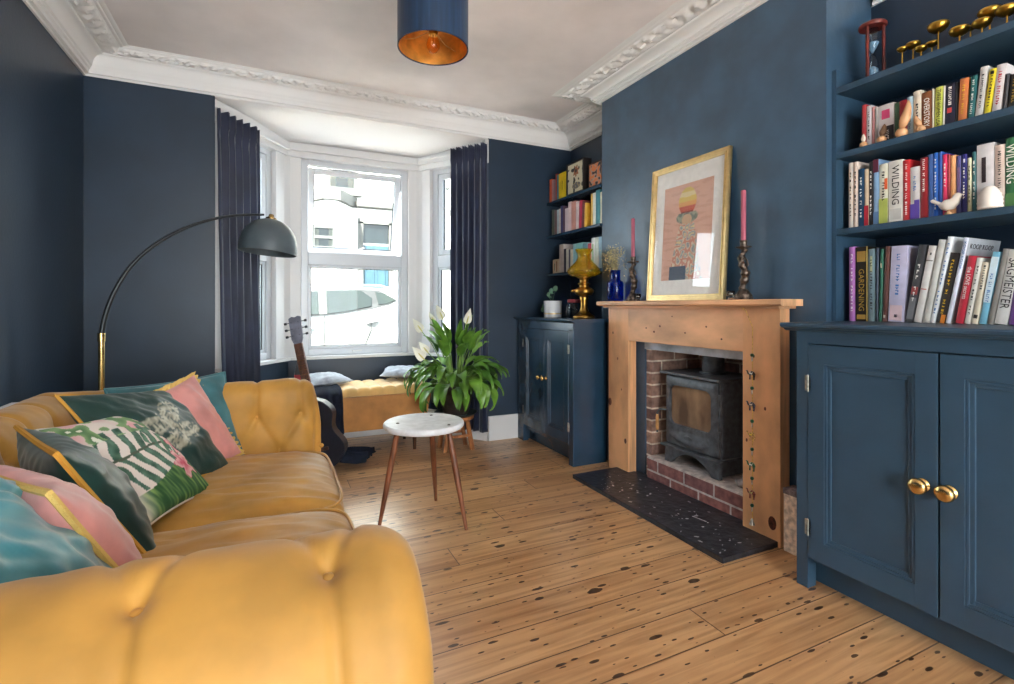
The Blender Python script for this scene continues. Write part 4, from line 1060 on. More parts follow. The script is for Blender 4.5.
bm = newbm(); lathe(bm, [(0, 0), (.008, 0), (.009, .01), (.006, .018), (0, .018)], (0, 0, 0), 12, axis='-x'); bmesh.ops.translate(bm, vec=(-.068, .03, .198), verts=bm.verts); mesh_obj('wick_wheel', bm, old_brass, ol, smooth=True)
amber = glass_mat('amber_glass', (250, 232, 120), .9, body=(220, 196, 44), dens=.22)
bm = newbm(); nA = 64
prof_ = [(.045, .296), (.075, .300), (.112, .318), (.124, .335), (.118, .352), (.095, .378), (.066, .405), (.050, .432), (.046, .450), (.050, .470), (.058, .490), (.062, .500), (.060, .500), (.055, .489), (.047, .470), (.043, .450), (.047, .431), (.063, .403), (.092, .375), (.115, .350), (.121, .335), (.110, .320), (.074, .303), (.043, .299)]
lathe(bm, prof_, (0, 0, 0), nA)
for v in bm.verts:
    a = math.atan2(v.co.y, v.co.x); z = v.co.z
    f = 1 + .014 * math.sin(12 * a + 40 * z) * math.sin(12 * a - 40 * z) + (.05 * math.sin(8 * a) * max(0, (z - .47) / .03))
    v.co.x *= f; v.co.y *= f
mesh_obj('shade', bm, amber, ol, smooth='all')
bm = newbm(); lathe(bm, [(.022, .30), (.030, .33), (.028, .36), (.018, .40), (.016, .46)], (0, 0, 0), 24); mesh_obj('chimney', bm, glass_mat('lamp_chimney_glass', (250, 225, 150), .8), ol, smooth='all')
# white pot with a trailing leaf plant
pt = thing('potted_plant', 'small plant with round leaves in white gold-banded pot on the far cupboard', 'plant', (2.05, 3.49, FZ_))
bm = newbm(); lathe(bm, [(0, 0), (.066, 0), (.070, .004), (.073, .128), (.070, .130), (.066, .126), (.064, .105), (0, .103)], (0, 0, 0), 36); pot_ = mesh_obj('pot', bm, M('white_ceramic', (206, 206, 210), .3, var=(14, .02)), pt, smooth=True)
bm = newbm(); lathe(bm, [(.0712, .022), (.0722, .024), (.0725, .030), (.0717, .032)], (0, 0, 0), 36); mesh_obj('gold_band', bm, gold, pot_, smooth=True)
leaf_g = M('soft_green_leaf', (96, 132, 106), .5, var=(30, .15)); bm = newbm(); rr = random.Random(2)
def round_leaf(bm, c, d, r):
    d = Vector(d).normalized(); u = d.cross(Vector((.3, .2, 1))).normalized(); v = u.cross(d)
    vs = [bm.verts.new(Vector(c) + d * r * (1 + .95 * math.cos(t)) + u * r * .9 * math.sin(t) + v * .12 * r * math.cos(2 * t)) for t in [2 * PI * k / 14 for k in range(14)]]
    ce = bm.verts.new(Vector(c) + d * r + v * -.1 * r)
    for k in range(14): bm.faces.new((ce, vs[k], vs[(k + 1) % 14]))
st_pts = [(.0, .02, .19), (-.01, .045, .16), (.02, -.01, .21), (-.03, .075, .11), (-.035, .085, .08)]
for c in st_pts:
    tube(bm, [(0, .01, .10), (c[0] * .6, c[1] * .6, max(.13, c[2] * .9)), c], .0016, 5)
    round_leaf(bm, c, (c[0] - .02, c[1] * .6, .35 if c[2] > .15 else -.3), .022)
    round_leaf(bm, (c[0] * .8, c[1] * .7, c[2] - .02 + .015), (-.4, -.5, .3), .018)
mesh_obj('foliage', bm, leaf_g, pt, smooth='all')
jr = thing('glass_jar', 'clear glass jar with dull red lid between the amber lamp and white pot', 'jar', (2.10, 3.245, FZ_))
bm = newbm(); lathe(bm, [(0, .001), (.055, .001), (.064, .01), (.068, .05), (.064, .09), (.050, .108), (.050, .118), (.047, .118), (.046, .106), (.060, .088), (.064, .05), (.060, .012), (0, .006)], (0, 0, 0), 30)
for v in bm.verts:
    a = math.atan2(v.co.y, v.co.x); f = 1 + .02 * math.sin(9 * a + 60 * v.co.z) * (v.co.z < .1); v.co.x *= f; v.co.y *= f
mesh_obj('glass', bm, glass_mat('jar_glass', (226, 230, 232), 1.0), jr, smooth='all')
bm = newbm(); lathe(bm, [(0, .114), (.054, .114), (.056, .120), (.055, .136), (.050, .140), (0, .141)], (0, 0, 0), 30); mesh_obj('lid', bm, M('dull_red_lid', (142, 46, 58), .45, var=(20, .1)), jr, smooth=True)

# ================================================================== BOOKS
paper = M('page_block', (224, 214, 196), .9, var=(60, .06), stretch=(1, 1, 12))
inkd = M('dark_ink', (34, 32, 34), .6, var=(50, .1)); inkw = M('white_ink', (232, 230, 224), .6, var=(50, .03)); inkg = M('gold_ink', (196, 160, 76), .4, .5, var=(50, .1)); inkr = M('red_ink', (176, 40, 52), .6, var=(50, .1)); inkb = M('blue_ink', (60, 110, 170), .6, var=(50, .1)); inky = M('yellow_ink', (222, 180, 50), .6, var=(50, .1))
INK = dict(d=inkd, w=inkw, g=inkg, r=inkr, b=inkb, y=inky)
def cover_mat(rgb):
    return M('cover_%d_%d_%d' % rgb, rgb, .42, var=(18, .05))
def make_book(label, X, yl, yr, z0, h, lean_, depth, rgb, group, title=None, ink='w', tsize=None, tz=.5, tl=.7, extra=()):
    """upright book whose spine faces -x; yl/yr = spine edges (yl > yr) at its foot, lean_ = how far its head leans towards -y"""
    th = (yl - yr) * math.cos(lean_) - .0008
    m = cover_mat(rgb)
    bm = newbm(); c = .0022 if th > .012 else .0012
    # cover: rounded spine and two boards
    n = 6; sp = []
    for k in range(n + 1):
        a = PI * k / n; sp.append((-.003 * math.sin(a), th * (1 - k / n)))
    pts = [(depth, th)] + [(p[0] + .003, p[1]) for p in sp] + [(depth, 0), (depth, c), (.005, c), (.005, th - c), (depth, th - c)]
    prism(bm, pts, lambda x, y: (x, y, 0), lambda x, y: (x, y, h))
    o = mesh_obj('book', bm, m)
    tag(o, label, 'book', group)
    o.location = (X, yr, z0 + .0006); o.rotation_euler = (lean_, 0, 0)
    bm = newbm(); box(bm, .0055, depth - .004, c + .0003, th - c - .0003, .003, h - .003); mesh_obj('pages', bm, paper, o)
    if title and title[0] == '~':       # lettering too small to read: a run of short strokes
        ws = [int(q) for q in title[1:].split()]; sz = tsize or min(.014, th * .40); tot = sum(ws) + len(ws) - 1; st_ = h * tl / tot
        bm = newbm(); zt = h * tz + h * tl / 2; rq = random.Random(sum(ws) * 7 + len(ws)); k = 0
        for wn_ in ws:
            for _ in range(wn_):
                z1 = zt - k * st_; y0_ = th / 2 - sz * .34; y1_ = th / 2 + sz * .34
                box(bm, -.0010, .0005, y0_, y1_, z1 - st_ * .26, z1)
                if rq.random() < .7: box(bm, -.0010, .0005, y1_ - sz * .2 if rq.random() < .5 else y0_, y1_ if rq.random() < .5 else y0_ + sz * .2, z1 - st_ * .66, z1 - st_ * .24)
                k += 1
            k += 1
        mesh_obj('lettering', bm, INK[ink], o, normals=False)
    elif title:
        sz = tsize or min(.030, th * .78); Lw = sum(.32 if ch in 'ilI. ' else .62 for ch in title) * sz
        sx = min(1.5, max(.5, h * tl / Lw))
        text(title, sz, INK[ink], o, frame_mtx((-.0007, th / 2, h * tz), (0, 0, -1), (0, -1, 0)), sx)
    for (za, zb, col2, ya, yb) in extra:        # printed panels on the spine: heights, colour, part of the width
        bm = newbm(); box(bm, -.0006, .0012, th * ya, th * yb, h * za, h * zb); mesh_obj('spine_panel', bm, cover_mat(col2), o)
    return o
def row(data, X, z0, group, depth, dz=0):
    for d in data:
        (x0, x1, ytop, xt, rgb, label), opt = d[:6], d[6] if len(d) > 6 else {}
        if x0 < 700: x0, x1, xt = [549 + (q - 544.3) * (604 - 549) / (604 - 544.3) for q in (x0, x1, xt)]
        yl, yr = wall_y(x0, X), wall_y(x1, X); xm = (x0 + x1) / 2
        z = wall_z(xm + (xt - x0) * .8, ytop, X)
        dy = yl - wall_y(xt, X); hv = z - z0
        ln = math.atan2(dy, hv) if abs(xt - x0) > .6 else 0.0
        h = hv / math.cos(ln) - (yl - yr) * abs(math.sin(ln)) * .5
        o = dict(opt); dp = o.pop('depth', depth)
        make_book(label, X, yl, yr, z0, h, ln, dp, rgb, group, **o)
BXA = 2.235
rowA = [
 (848.6, 854.6, 247, 848.6, (178, 116, 184), 'slim lilac book at the mantel end of the row on the cupboard top', dict(title='~3 4 8', ink='w', tl=.8)),
 (855, 867.3, 247, 855, (38, 32, 26), 'black book with GARDENING in gold lettering down its spine', dict(title='GARDENING', ink='g', tz=.42, tl=.52, extra=((.80, .94, (170, 136, 66), .15, .85), (.03, .09, (170, 136, 66), .15, .85), (0, 1, (186, 162, 96), 0, .07)))),
 (867.6, 874.6, 249, 867.9, (112, 134, 142), 'grey-teal book between GARDENING and a thin navy book', dict(title='~3 7 6', ink='d', extra=((.68, .90, (176, 180, 140), .35, .65),))),
 (875.0, 877.6, 248.5, 875.6, (26, 42, 66), 'thin navy book between the grey-teal and emerald books', {}),
 (877.9, 881.2, 249, 879.8, (28, 92, 72), 'thin emerald green book leaning on a brown one', dict(extra=((.74, .8, (206, 206, 180), .3, .7),))),
 (881.6, 886.3, 246.5, 885.0, (96, 60, 54), 'dark brown book beside the thick lavender one', dict(extra=((.05, .09, (206, 200, 190), .3, .7),))),
 (887.2, 903.2, 246, 891.0, (192, 188, 214), 'thick pale lavender book, widest spine on the cupboard top', dict(title='~3 6 4', ink='b', tsize=.016, tl=.55, tz=.62, depth=.22, extra=((.02, .22, (216, 190, 196), .12, .88), (.06, .10, (90, 92, 110), .40, .60)))),
 (904.5, 912.3, 245, 918.6, (62, 62, 66), 'mottled charcoal book with white print leaning beside the lavender one', dict(title='~3 3', ink='w', tl=.5, extra=((.36, .46, (150, 60, 60), .1, .9), (.04, .32, (120, 120, 126), .1, .9)))),
 (912.9, 920.6, 246, 928.4, (212, 208, 204), 'plain off-white leaning book next to the mottled charcoal one', dict(extra=((.80, .815, (120, 110, 104), .1, .9), (.43, .445, (190, 120, 110), .15, .85), (.88, .91, (70, 64, 60), .4, .6)))),
 (922.0, 928.8, 240, 938.4, (200, 198, 192), 'plain pale grey leaning book between two white ones', {}),
 (929.2, 934.6, 237, 947.4, (226, 228, 230), 'tall thin white book with blue lettering, leaning', dict(title='~3 6 6', ink='b', tl=.85)),
 (935.2, 944.0, 253, 950.0, (42, 36, 36), 'black book with yellow lettering and an orange foot, leaning', dict(title='~8 2 5', ink='y', tl=.8, extra=((.0, .12, (214, 130, 50), .0, .5),))),
 (944.6, 949.8, 238, 963.5, (214, 218, 232), 'tall leaning white book whose grey cover reads KOOP KOOP', dict(title='KOOP KOOP', ink='b', tz=.8, tl=.28, depth=.235)),
 (954.4, 962.6, 256, 968.0, (186, 44, 62), 'red book with large white title, leaning at the cupboard', dict(title='the LOVE secrets', ink='w', tl=.62, tz=.6)),
 (963.4, 969.6, 258, 976.4, (216, 212, 204), 'thin white book with dark lettering beside the red one', dict(title='~3 2 4 3', ink='d', tl=.75)),
 (970.4, 977.2, 262.5, 982.0, (224, 212, 190), 'short cream book next to the light blue leaning one', dict(title='~10', ink='d', tl=.4, tz=.75, tsize=.008, extra=((.09, .15, (48, 42, 40), .2, .8),))),
 (978.2, 985.8, 252, 992.4, (116, 178, 206), 'light blue and white leaning book near the SAGMEISTER book', dict(title='~3 3 6', ink='b', tl=.4, tsize=.012, extra=((.30, .93, (206, 222, 230), .0, 1.0),))),
 (986.4, 992.6, 249, 1002.6, (132, 128, 124), 'plain grey leaning book against SAGMEISTER', {}),
 (993.4, 1006.6, 250, 1008.6, (214, 212, 208), 'broad off-white book reading SAGMEISTER in big dark letters', dict(title='SAGMEISTER', ink='d', tz=.55, tl=.72, tsize=.034)),
 (1007.4, 1015, 262, 1017, (96, 60, 124), 'purple book at the frame edge beyond SAGMEISTER', {}),
]
row(rowA, BXA, 1.0355, 'books on the cupboard top', .17)
# the grey cover that stands above its neighbours carries its title
kb_ = [o for o in bpy.data.objects if o.get('label', '').endswith('KOOP KOOP')][0]
kb_.data.materials.append(cover_mat((176, 178, 184)))
for p in kb_.data.polygons:
    if p.normal.y < -.9 and abs(p.center.y) < .0015: p.material_index = 1
hK = max(v.co.z for v in kb_.data.vertices)
text('KOOP KOOP', .026, inkd, kb_, frame_mtx((.105, -.0004, hK - .030), (1, 0, 0), (0, 0, 1)), 1.1)
BXB = 2.232
rowB = [
 (848.0, 852.6, 163, 848.0, (214, 204, 194), 'slim cream paperback first from the upright on the bird shelf', dict(title='~3 4 4', ink='d')),
 (852.8, 857.4, 162, 852.8, (218, 200, 188), 'slim cream paperback second from the upright, beside a navy one', dict(title='~4 5', ink='d')),
 (857.7, 863.8, 169, 857.7, (28, 66, 98), 'navy paperback with white title between cream books on bird shelf', dict(title='~3 3 2 3', ink='w')),
 (864.0, 868.2, 169, 864.0, (208, 190, 164), 'cream paperback with red foot on the bird shelf', dict(extra=((0, .36, (176, 44, 60), 0, 1),))),
 (868.5, 872.8, 162, 868.5, (30, 28, 32), 'slim black paperback beside the sky blue one on bird shelf', dict(title='~5 5', ink='w')),
 (873.0, 878.4, 159.5, 873.0, (126, 160, 196), 'sky blue paperback with maroon head on the bird shelf', dict(extra=((.80, 1, (92, 38, 58), 0, 1), (0, .2, (86, 120, 160), 0, 1)))),
 (878.8, 887.4, 164, 878.8, (214, 214, 196), 'cream and lime book with an orange flower on its spine', dict(title='~3 7', ink='d', tz=.62, tl=.5, extra=((0, .42, (172, 184, 92), 0, 1), (.57, .75, (206, 92, 46), .02, .35)))),
 (888.0, 902.2, 160.7, 888.0, (212, 210, 204), 'thick pale grey book reading WILDING in tall dark letters', dict(title='WILDING', ink='d', tsize=.036, tz=.60, tl=.56, extra=((.05, .22, (186, 186, 182), .1, .9),))),
 (902.6, 909.4, 160, 902.6, (188, 42, 48), 'bright red paperback next to WILDING with white title', dict(title='~3 4 4 3 7', ink='w', tl=.85)),
 (909.8, 919.3, 167, 909.8, (204, 200, 200), 'short white and violet paperback between two red books', dict(title='~2 6', ink='b', tz=.68, tl=.28, extra=((0, .30, (92, 70, 160), 0, 1), (.30, .37, (92, 70, 160), 0, .55)))),
 (919.8, 927.4, 158, 919.8, (146, 36, 44), 'dark crimson book with white title beside the blue ones', dict(title='~6 2 7', ink='w', tl=.55, tz=.7)),
 (927.8, 932.6, 154.5, 927.8, (54, 88, 150), 'slate blue book next to the dark crimson one', {}),
 (932.8, 937.6, 153, 932.8, (24, 96, 190), 'bright blue book with white lettering on the bird shelf', dict(title='~3 7 4', ink='w', tl=.8)),
 (937.8, 941.8, 152, 937.8, (34, 76, 156), 'royal blue book behind the white bird ornament', {}),
 (942.2, 947.0, 154.5, 942.2, (222, 50, 98), 'hot pink book behind the white bird ornament', dict(title='~8', ink='w', tl=.4, tz=.65)),
 (947.2, 949.6, 154.5, 947.2, (150, 40, 44), 'thin dark red book between hot pink and peach ones', {}),
 (949.8, 955.4, 155.5, 949.8, (226, 164, 112), 'peach coloured book behind the white bird', {}),
 (955.7, 960.6, 156, 955.7, (76, 74, 128), 'dusky violet book beside the peach one', dict(extra=((.2, .8, (120, 92, 130), .2, .7),))),
 (960.9, 966.6, 154.5, 960.9, (36, 34, 108), 'indigo book with white title on the bird shelf', dict(title='~4 6', ink='w', tl=.55, extra=((.86, .92, (220, 220, 226), .3, .6),))),
 (966.9, 971.2, 158, 966.9, (206, 204, 172), 'pale cream book between indigo and dark teal ones', dict(title='~4 5', ink='d')),
 (971.5, 975.8, 152, 971.5, (40, 92, 96), 'dark teal book beside the thick light grey one', dict(title='~3 4', ink='w')),
 (976.2, 993.8, 144, 976.2, (206, 204, 206), 'thick light grey book with black spine label behind beehive ornament', dict(extra=((.42, .80, (46, 38, 42), .45, .70),))),
 (994.2, 1004.4, 145, 994.2, (206, 188, 178), 'beige book between the thick grey one and the green one', dict(title='~11 5', ink='d', tl=.6, tsize=.012, tz=.6)),
 (1004.8, 1016, 138, 1004.8, (46, 100, 66), 'leaf green book reading WILDING in white at the end of bird shelf', dict(title='WILDING', ink='w', tz=.62, tl=.5, tsize=.034, extra=((0, .2, (76, 120, 70), 0, 1),))),
]
row(rowB, BXB, SZ[0] + .0005, 'books on the bird shelf', .14)
BXC = 2.232
rowC = [
 (861.3, 865.6, 105, 861.3, (178, 60, 66), 'slim red book first on the wooden figure shelf', {}),
 (866.0, 871.2, 106, 866.0, (206, 202, 208), 'slim white book second on the wooden figure shelf', dict(title='~3 3 2 2', ink='d')),
 (871.4, 874.2, 107, 871.4, (176, 120, 120), 'thin dusty pink book between white and grey ones', {}),
 (874.4, 877.4, 107.5, 874.4, (160, 156, 152), 'thin grey book beside the one with pink emblem', {}),
 (877.7, 893.6, 104.5, 877.7, (206, 200, 200), 'white book with pink emblem and black label on its spine', dict(title='ALICE', ink='w', tz=.2, tl=.24, extra=((.0, .42, (36, 32, 34), .0, .62), (.62, .86, (206, 74, 118), .25, .75)))),
 (894.0, 898.6, 103, 894.0, (52, 84, 58), 'dark green book behind the bent wooden figure', {}),
 (898.9, 906.4, 100.5, 898.9, (150, 34, 44), 'deep red book behind the bent wooden figure', dict(extra=((.3, .42, (206, 190, 186), .3, .7),))),
 (906.8, 912.4, 97, 906.8, (158, 186, 202), 'pale blue book between deep red and cream ones', dict(title='~13', ink='d')),
 (912.8, 920.8, 91, 912.8, (216, 206, 188), 'cream book beside OVERSTORY', dict(title='~6', ink='d', tl=.4)),
 (921.2, 931.4, 92, 921.2, (132, 82, 50), 'brown book reading OVERSTORY in white capitals', dict(title='OVERSTORY', ink='w', tl=.72, tz=.48, tsize=.026)),
 (931.6, 933.4, 89, 931.6, (206, 200, 186), 'very thin cream book beside the lime one', {}),
 (933.8, 941.6, 87, 935.0, (206, 212, 96), 'lime yellow book reading THREE WOMEN', dict(title='THREE WOMEN LISA', ink='d', tl=.85)),
 (942.0, 943.8, 86, 943.2, (214, 212, 204), 'very thin white book between lime and midnight blue ones', {}),
 (944.2, 954.4, 84, 945.0, (36, 38, 58), 'midnight blue book with a red and white roundel', dict(title='~10', ink='w', tl=.45, tz=.7, tsize=.013, extra=((.30, .42, (206, 70, 70), .3, .75),))),
 (954.8, 956.6, 82, 955.6, (26, 26, 30), 'black book beside the burnt orange one', {}),
 (957.0, 966.0, 78.5, 959.6, (206, 122, 72), 'burnt orange book on the wooden figure shelf', dict(title='~3 3 5', ink='y', tl=.7)),
 (966.6, 973.6, 76, 970.4, (34, 96, 98), 'teal book with white title leaning by burnt orange one', dict(title='~3 2 4 6', ink='w', tl=.8)),
 (974.0, 982.0, 67, 980.0, (198, 196, 194), 'pale grey leaning book before the bright yellow one', dict(title='~1 7 2 4', ink='d', tl=.7)),
 (982.6, 989.8, 69, 989.4, (222, 204, 44), 'bright yellow leaning book', dict(title='~11', ink='d', tl=.7, extra=((.88, .95, (40, 40, 36), .3, .8),))),
 (990.8, 1000.4, 64.5, 996.6, (212, 206, 206), 'white leaning book next to the bright yellow one', dict(title='~5 8', ink='r', tl=.7, tsize=.012)),
 (1001.2, 1006, 74, 1004.6, (58, 56, 60), 'charcoal leaning book near the frame edge on the figure shelf', {}),
 (1007, 1016, 74, 1010.5, (36, 32, 34), 'black book with bronze lettering at the end of figure shelf', dict(title='~3 5', ink='g', tl=.7)),
]
row(rowC, BXC, SZ[1] + .0005, 'books on the wooden figure shelf', .13)
# far alcove
BXF = 2.166
rowD = [
 (544.3, 547.0, 179.5, 544.3, (206, 96, 60), 'orange red book first on the far top shelf'),
 (547.1, 549.2, 180, 547.1, (168, 130, 136), 'dusty mauve book second on the far top shelf'),
 (549.3, 551.0, 180, 549.3, (140, 110, 116), 'grey mauve book third on the far top shelf'),
 (551.1, 552.4, 174, 551.1, (166, 60, 50), 'brick red book leaning by the yellow one, far top shelf'),
 (552.5, 554.2, 175, 552.5, (60, 130, 140), 'thin teal book beside the yellow one, far top shelf'),
 (554.4, 563.0, 172.8, 554.0, (232, 202, 30), 'bright yellow book with black title on the far top shelf', dict(title='~7', ink='d', tz=.5, tl=.35)),
]
row(rowD, BXF, SZ2[2] + .0005, 'books on the far top shelf', .14)
rowE = [
 (547.0, 549.6, 210, 547.0, (94, 104, 92), 'moss grey book first on the far middle shelf'),
 (549.7, 552.4, 210.5, 549.7, (120, 98, 100), 'dull plum book second on the far middle shelf'),
 (552.6, 554.4, 210, 552.6, (176, 196, 204), 'ice blue book beside the dull plum one, far middle shelf'),
 (554.5, 556.4, 209, 554.5, (206, 200, 196), 'thin white book beside the ice blue one, far middle shelf'),
 (556.6, 558.8, 206, 556.6, (70, 66, 120), 'violet blue book on the far middle shelf'),
 (558.9, 560.8, 206, 558.9, (98, 70, 90), 'aubergine book on the far middle shelf'),
 (561.2, 564.6, 208.5, 561.2, (206, 190, 196), 'pale pink white book before the tall blush one'),
 (564.8, 568.0, 202, 564.8, (216, 196, 200), 'tall blush book on the far middle shelf'),
 (568.2, 573.0, 201.5, 568.2, (206, 150, 140), 'salmon pink book, widest on the far middle shelf'),
 (573.2, 576.0, 201.5, 573.2, (222, 206, 206), 'pearl white book beside the salmon one'),
 (576.2, 578.8, 200.5, 577.0, (196, 60, 88), 'crimson pink leaning book on the far middle shelf'),
 (579.0, 581.6, 201, 580.4, (110, 52, 52), 'maroon leaning book on the far middle shelf'),
 (581.8, 584.0, 203, 583.0, (226, 176, 60), 'thin yellow leaning book on the far middle shelf'),
 (589.4, 591.2, 194, 589.4, (226, 184, 84), 'thin amber book right before the white and teal ones'),
 (591.4, 594.6, 193, 591.4, (224, 222, 214), 'tall white book beside the teal one, far middle shelf'),
 (594.8, 599.2, 190, 594.8, (62, 136, 150), 'tall teal book on the far middle shelf'),
 (599.4, 602.6, 192, 599.4, (206, 204, 180), 'pale cream book between teal and chimney breast'),
 (602.8, 606.0, 192, 602.8, (170, 180, 190), 'pale slate book tucked behind the chimney breast edge'),
]
row(rowE, BXF, SZ2[1] + .0005, 'books on the far middle shelf', .13)
ck = thing('notebook', 'grey cloth notebook leaning between the yellow and amber books', 'book', (2.176, 3.235, SZ2[1] + .0005), 0, 'books on the far middle shelf')
bm = newbm(); obox(bm, (0, .03, 0), (.13, 0, 0), (0, .012, 0), (0, -.012, .16), .002); mesh_obj('cover', bm, cover_mat((172, 170, 172)), ck)
bm = newbm(); obox(bm, (.004, .0335, .003), (.122, 0, 0), (0, .006, 0), (0, -.0115, .155)); mesh_obj('pages', bm, paper, ck)
rowF = [
 (548.0, 554.8, 259.5, 548.0, (206, 190, 166), 'small cream patterned box-like book at the window end, far lowest shelf', dict(extra=((.1, .85, (150, 110, 90), .25, .40), (.2, .7, (120, 130, 110), .6, .75)))),
 (555.0, 559.8, 244.5, 555.0, (196, 186, 184), 'tall pale grey book on the far lowest shelf'),
 (560.0, 562.4, 249, 560.0, (40, 40, 62), 'dark navy book on the far lowest shelf'),
 (562.6, 565.0, 249, 562.6, (196, 196, 186), 'off-white book beside the dark navy one, far lowest shelf'),
 (565.2, 567.0, 249.5, 565.2, (76, 76, 96), 'slate violet book on the far lowest shelf'),
 (567.2, 569.8, 249.5, 567.2, (206, 200, 182), 'ivory book behind the amber shade, far lowest shelf'),
 (570.0, 573.0, 244, 570.0, (140, 190, 200), 'aqua book behind the amber shade, far lowest shelf'),
 (573.2, 580.0, 243, 573.2, (120, 176, 180), 'wide sea green book behind the amber shade'),
 (580.2, 585.8, 243, 580.2, (110, 150, 160), 'blue grey book hidden mostly by the amber shade'),
 (586.0, 589.4, 243.5, 586.0, (176, 40, 70), 'cerise book showing just above the amber shade'),
 (590.0, 593.6, 238, 590.0, (214, 218, 216), 'tall white book with floral spine, far lowest shelf', dict(extra=((.2, .8, (150, 170, 130), .3, .7),))),
 (593.8, 597.6, 237.5, 593.8, (196, 206, 196), 'tall pale sage book, far lowest shelf'),
 (597.8, 601.2, 237, 597.8, (150, 186, 206), 'tall powder blue book beside the chimney breast, far lowest shelf'),
 (601.4, 606.0, 238, 601.4, (206, 212, 216), 'tall whitish book tucked behind the breast, far lowest shelf'),
]
row(rowF, BXF, SZ2[0] + .0005, 'books on the far lowest shelf', .13)
# pictures on the far top shelf
def small_picture(label, y0, y1, h, frame_m, fn, X, depth, mount):
    t = thing('box_frame', label, 'picture', (X, (y0 + y1) / 2, SZ2[2] + .0005))
    f = .012; yc = (y0 + y1) / 2; hw = abs(y1 - y0) / 2
    bm = newbm()
    box(bm, 0, depth, -hw, -hw + f, 0, h, .001); box(bm, 0, depth, hw - f, hw, 0, h, .001); box(bm, 0, depth, -hw + f, hw - f, 0, f, .001); box(bm, 0, depth, -hw + f, hw - f, h - f, h, .001); box(bm, depth - .004, depth, -hw + f, hw - f, f, h - f)
    mesh_obj('frame', bm, frame_m, t)
    bm = newbm(); nu, nv = 60, 70
    grid(bm, nu, nv, lambda u, v: (depth * mount, (hw - f) * (1 - 2 * u), f + (h - 2 * f) * v)); a = mesh_obj('picture', bm, attr_mat('small_print', .7), t)
    paint(a, lambda i: fn((i // nv) / (nu - 1) * 2 - 1, (i % nv) / (nv - 1) * 2 - 1))
def flower_art(u, v):
    c = (206, 196, 168)
    q = math.hypot(u - .05, v - .45)
    if q < .34 + .08 * math.sin(7 * math.atan2(v - .45, u - .05)): c = (150, 92, 60) if q > .12 else (60, 40, 34)
    if nz(u * 2.6, v * 2.6, 8) > .22: c = (58, 54, 52)
    if ((u - .1) / .55) ** 2 + ((v + .55) / .22) ** 2 < 1: c = (96, 94, 98) if nz(u * 6, v * 6, 2) > -.1 else (150, 132, 104)
    return c
def orange_art(u, v):
    k = nz(u * 3, v * 3, 15)
    return (196, 110, 60) if k > .05 else (60, 46, 44) if k < -.22 else (160, 132, 116)
black_frame = M('black_stained_frame', (34, 28, 26), .4, var=(20, .2))
small_picture('deep black box frame with beige flower picture on the far top shelf', 3.215, 3.46, .255, black_frame, flower_art, 2.158, .075, .12)
small_picture('small unframed orange and brown canvas picture on the far top shelf', 2.99, 3.165, .185, M('dark_canvas_edge', (70, 44, 34), .7, var=(30, .2)), orange_art, 2.172, .03, -.02)

# ================================================================== PENDANT
pn = thing('pendant_lamp', 'navy drum pendant shade with gold lining hanging from the ceiling', 'lamp', (0.634, 2.10, 2.215))
shade_navy = M('navy_shade_fabric', (24, 52, 82), .5, var=(60, .1), bump=(180, .1), sheen=.12, stretch=(1, 1, .05)); shade_gold = M('gold_shade_lining', (228, 160, 74), .4, .55, var=(14, .12))
bm = newbm(); lathe(bm, [(.150, 0), (.152, .002), (.152, .27), (.150, .272)], n=56); mesh_obj('shade', bm, shade_navy, pn, smooth=True)
bm = newbm(); lathe(bm, [(.1495, .001), (.1485, .004), (.1485, .268), (.1495, .271)], n=56); mesh_obj('lining', bm, shade_gold, pn, smooth=True)
bm = newbm(); lathe(bm, [(.1475, .0), (.1525, .0), (.1525, .004), (.1475, .004), (.1475, 0)], n=56); mesh_obj('rim', bm, M('navy_rim_tape', (24, 40, 72), .5, var=(80, .1)), pn, smooth=True)
bm = newbm()
for k in range(3):
    a = R(30 + 120 * k); tube(bm, [(.02 * math.cos(a), .02 * math.sin(a), .075), (.08 * math.cos(a), .08 * math.sin(a), .05), (.1475 * math.cos(a), .1475 * math.sin(a), .05)], .0022, 6)
tube(bm, [(.022 * math.cos(2 * PI * k / 20), .022 * math.sin(2 * PI * k / 20), .075) for k in range(20)], .0025, 6, closed=True)
mesh_obj('spider', bm, M('white_spider_ring', (206, 160, 92), .4, .6, var=(30, .1)), pn, smooth=True)
bm = newbm(); lathe(bm, [(0, .06), (.018, .06), (.020, .08), (.019, .12), (.008, .135), (0, .136)], n=20); mesh_obj('lamp_holder', bm, brass, pn, smooth=True)
bm = newbm(); lathe(bm, [(0, -.018), (.016, -.012), (.028, .006), (.030, .02), (.024, .042), (.014, .06), (.013, .07)], n=24); mesh_obj('bulb', bm, glass_mat('bulb_glass', (255, 226, 176), 1.0), pn, smooth='all')
bm = newbm(); tube(bm, [(-.006, 0, .062), (-.008, 0, .02), (0, 0, .012), (.008, 0, .02), (.006, 0, .062)], .0011, 5); mesh_obj('filament', bm, M('filament', (255, 190, 110), .5, emit=((255, 180, 90), .05), bump=(50, .01)), pn)
bm = newbm(); tube(bm, [(0, 0, .134), (0, 0, .41)], .0032, 8); mesh_obj('flex', bm, M('flex_fabric', (40, 44, 56), .7, var=(100, .2)), pn)
bm = newbm(); lathe(bm, [(0, .40), (.045, .402), (.048, .425), (.048, .434), (0, .434)], n=28); mesh_obj('ceiling_rose', bm, brass, pn, smooth=True)

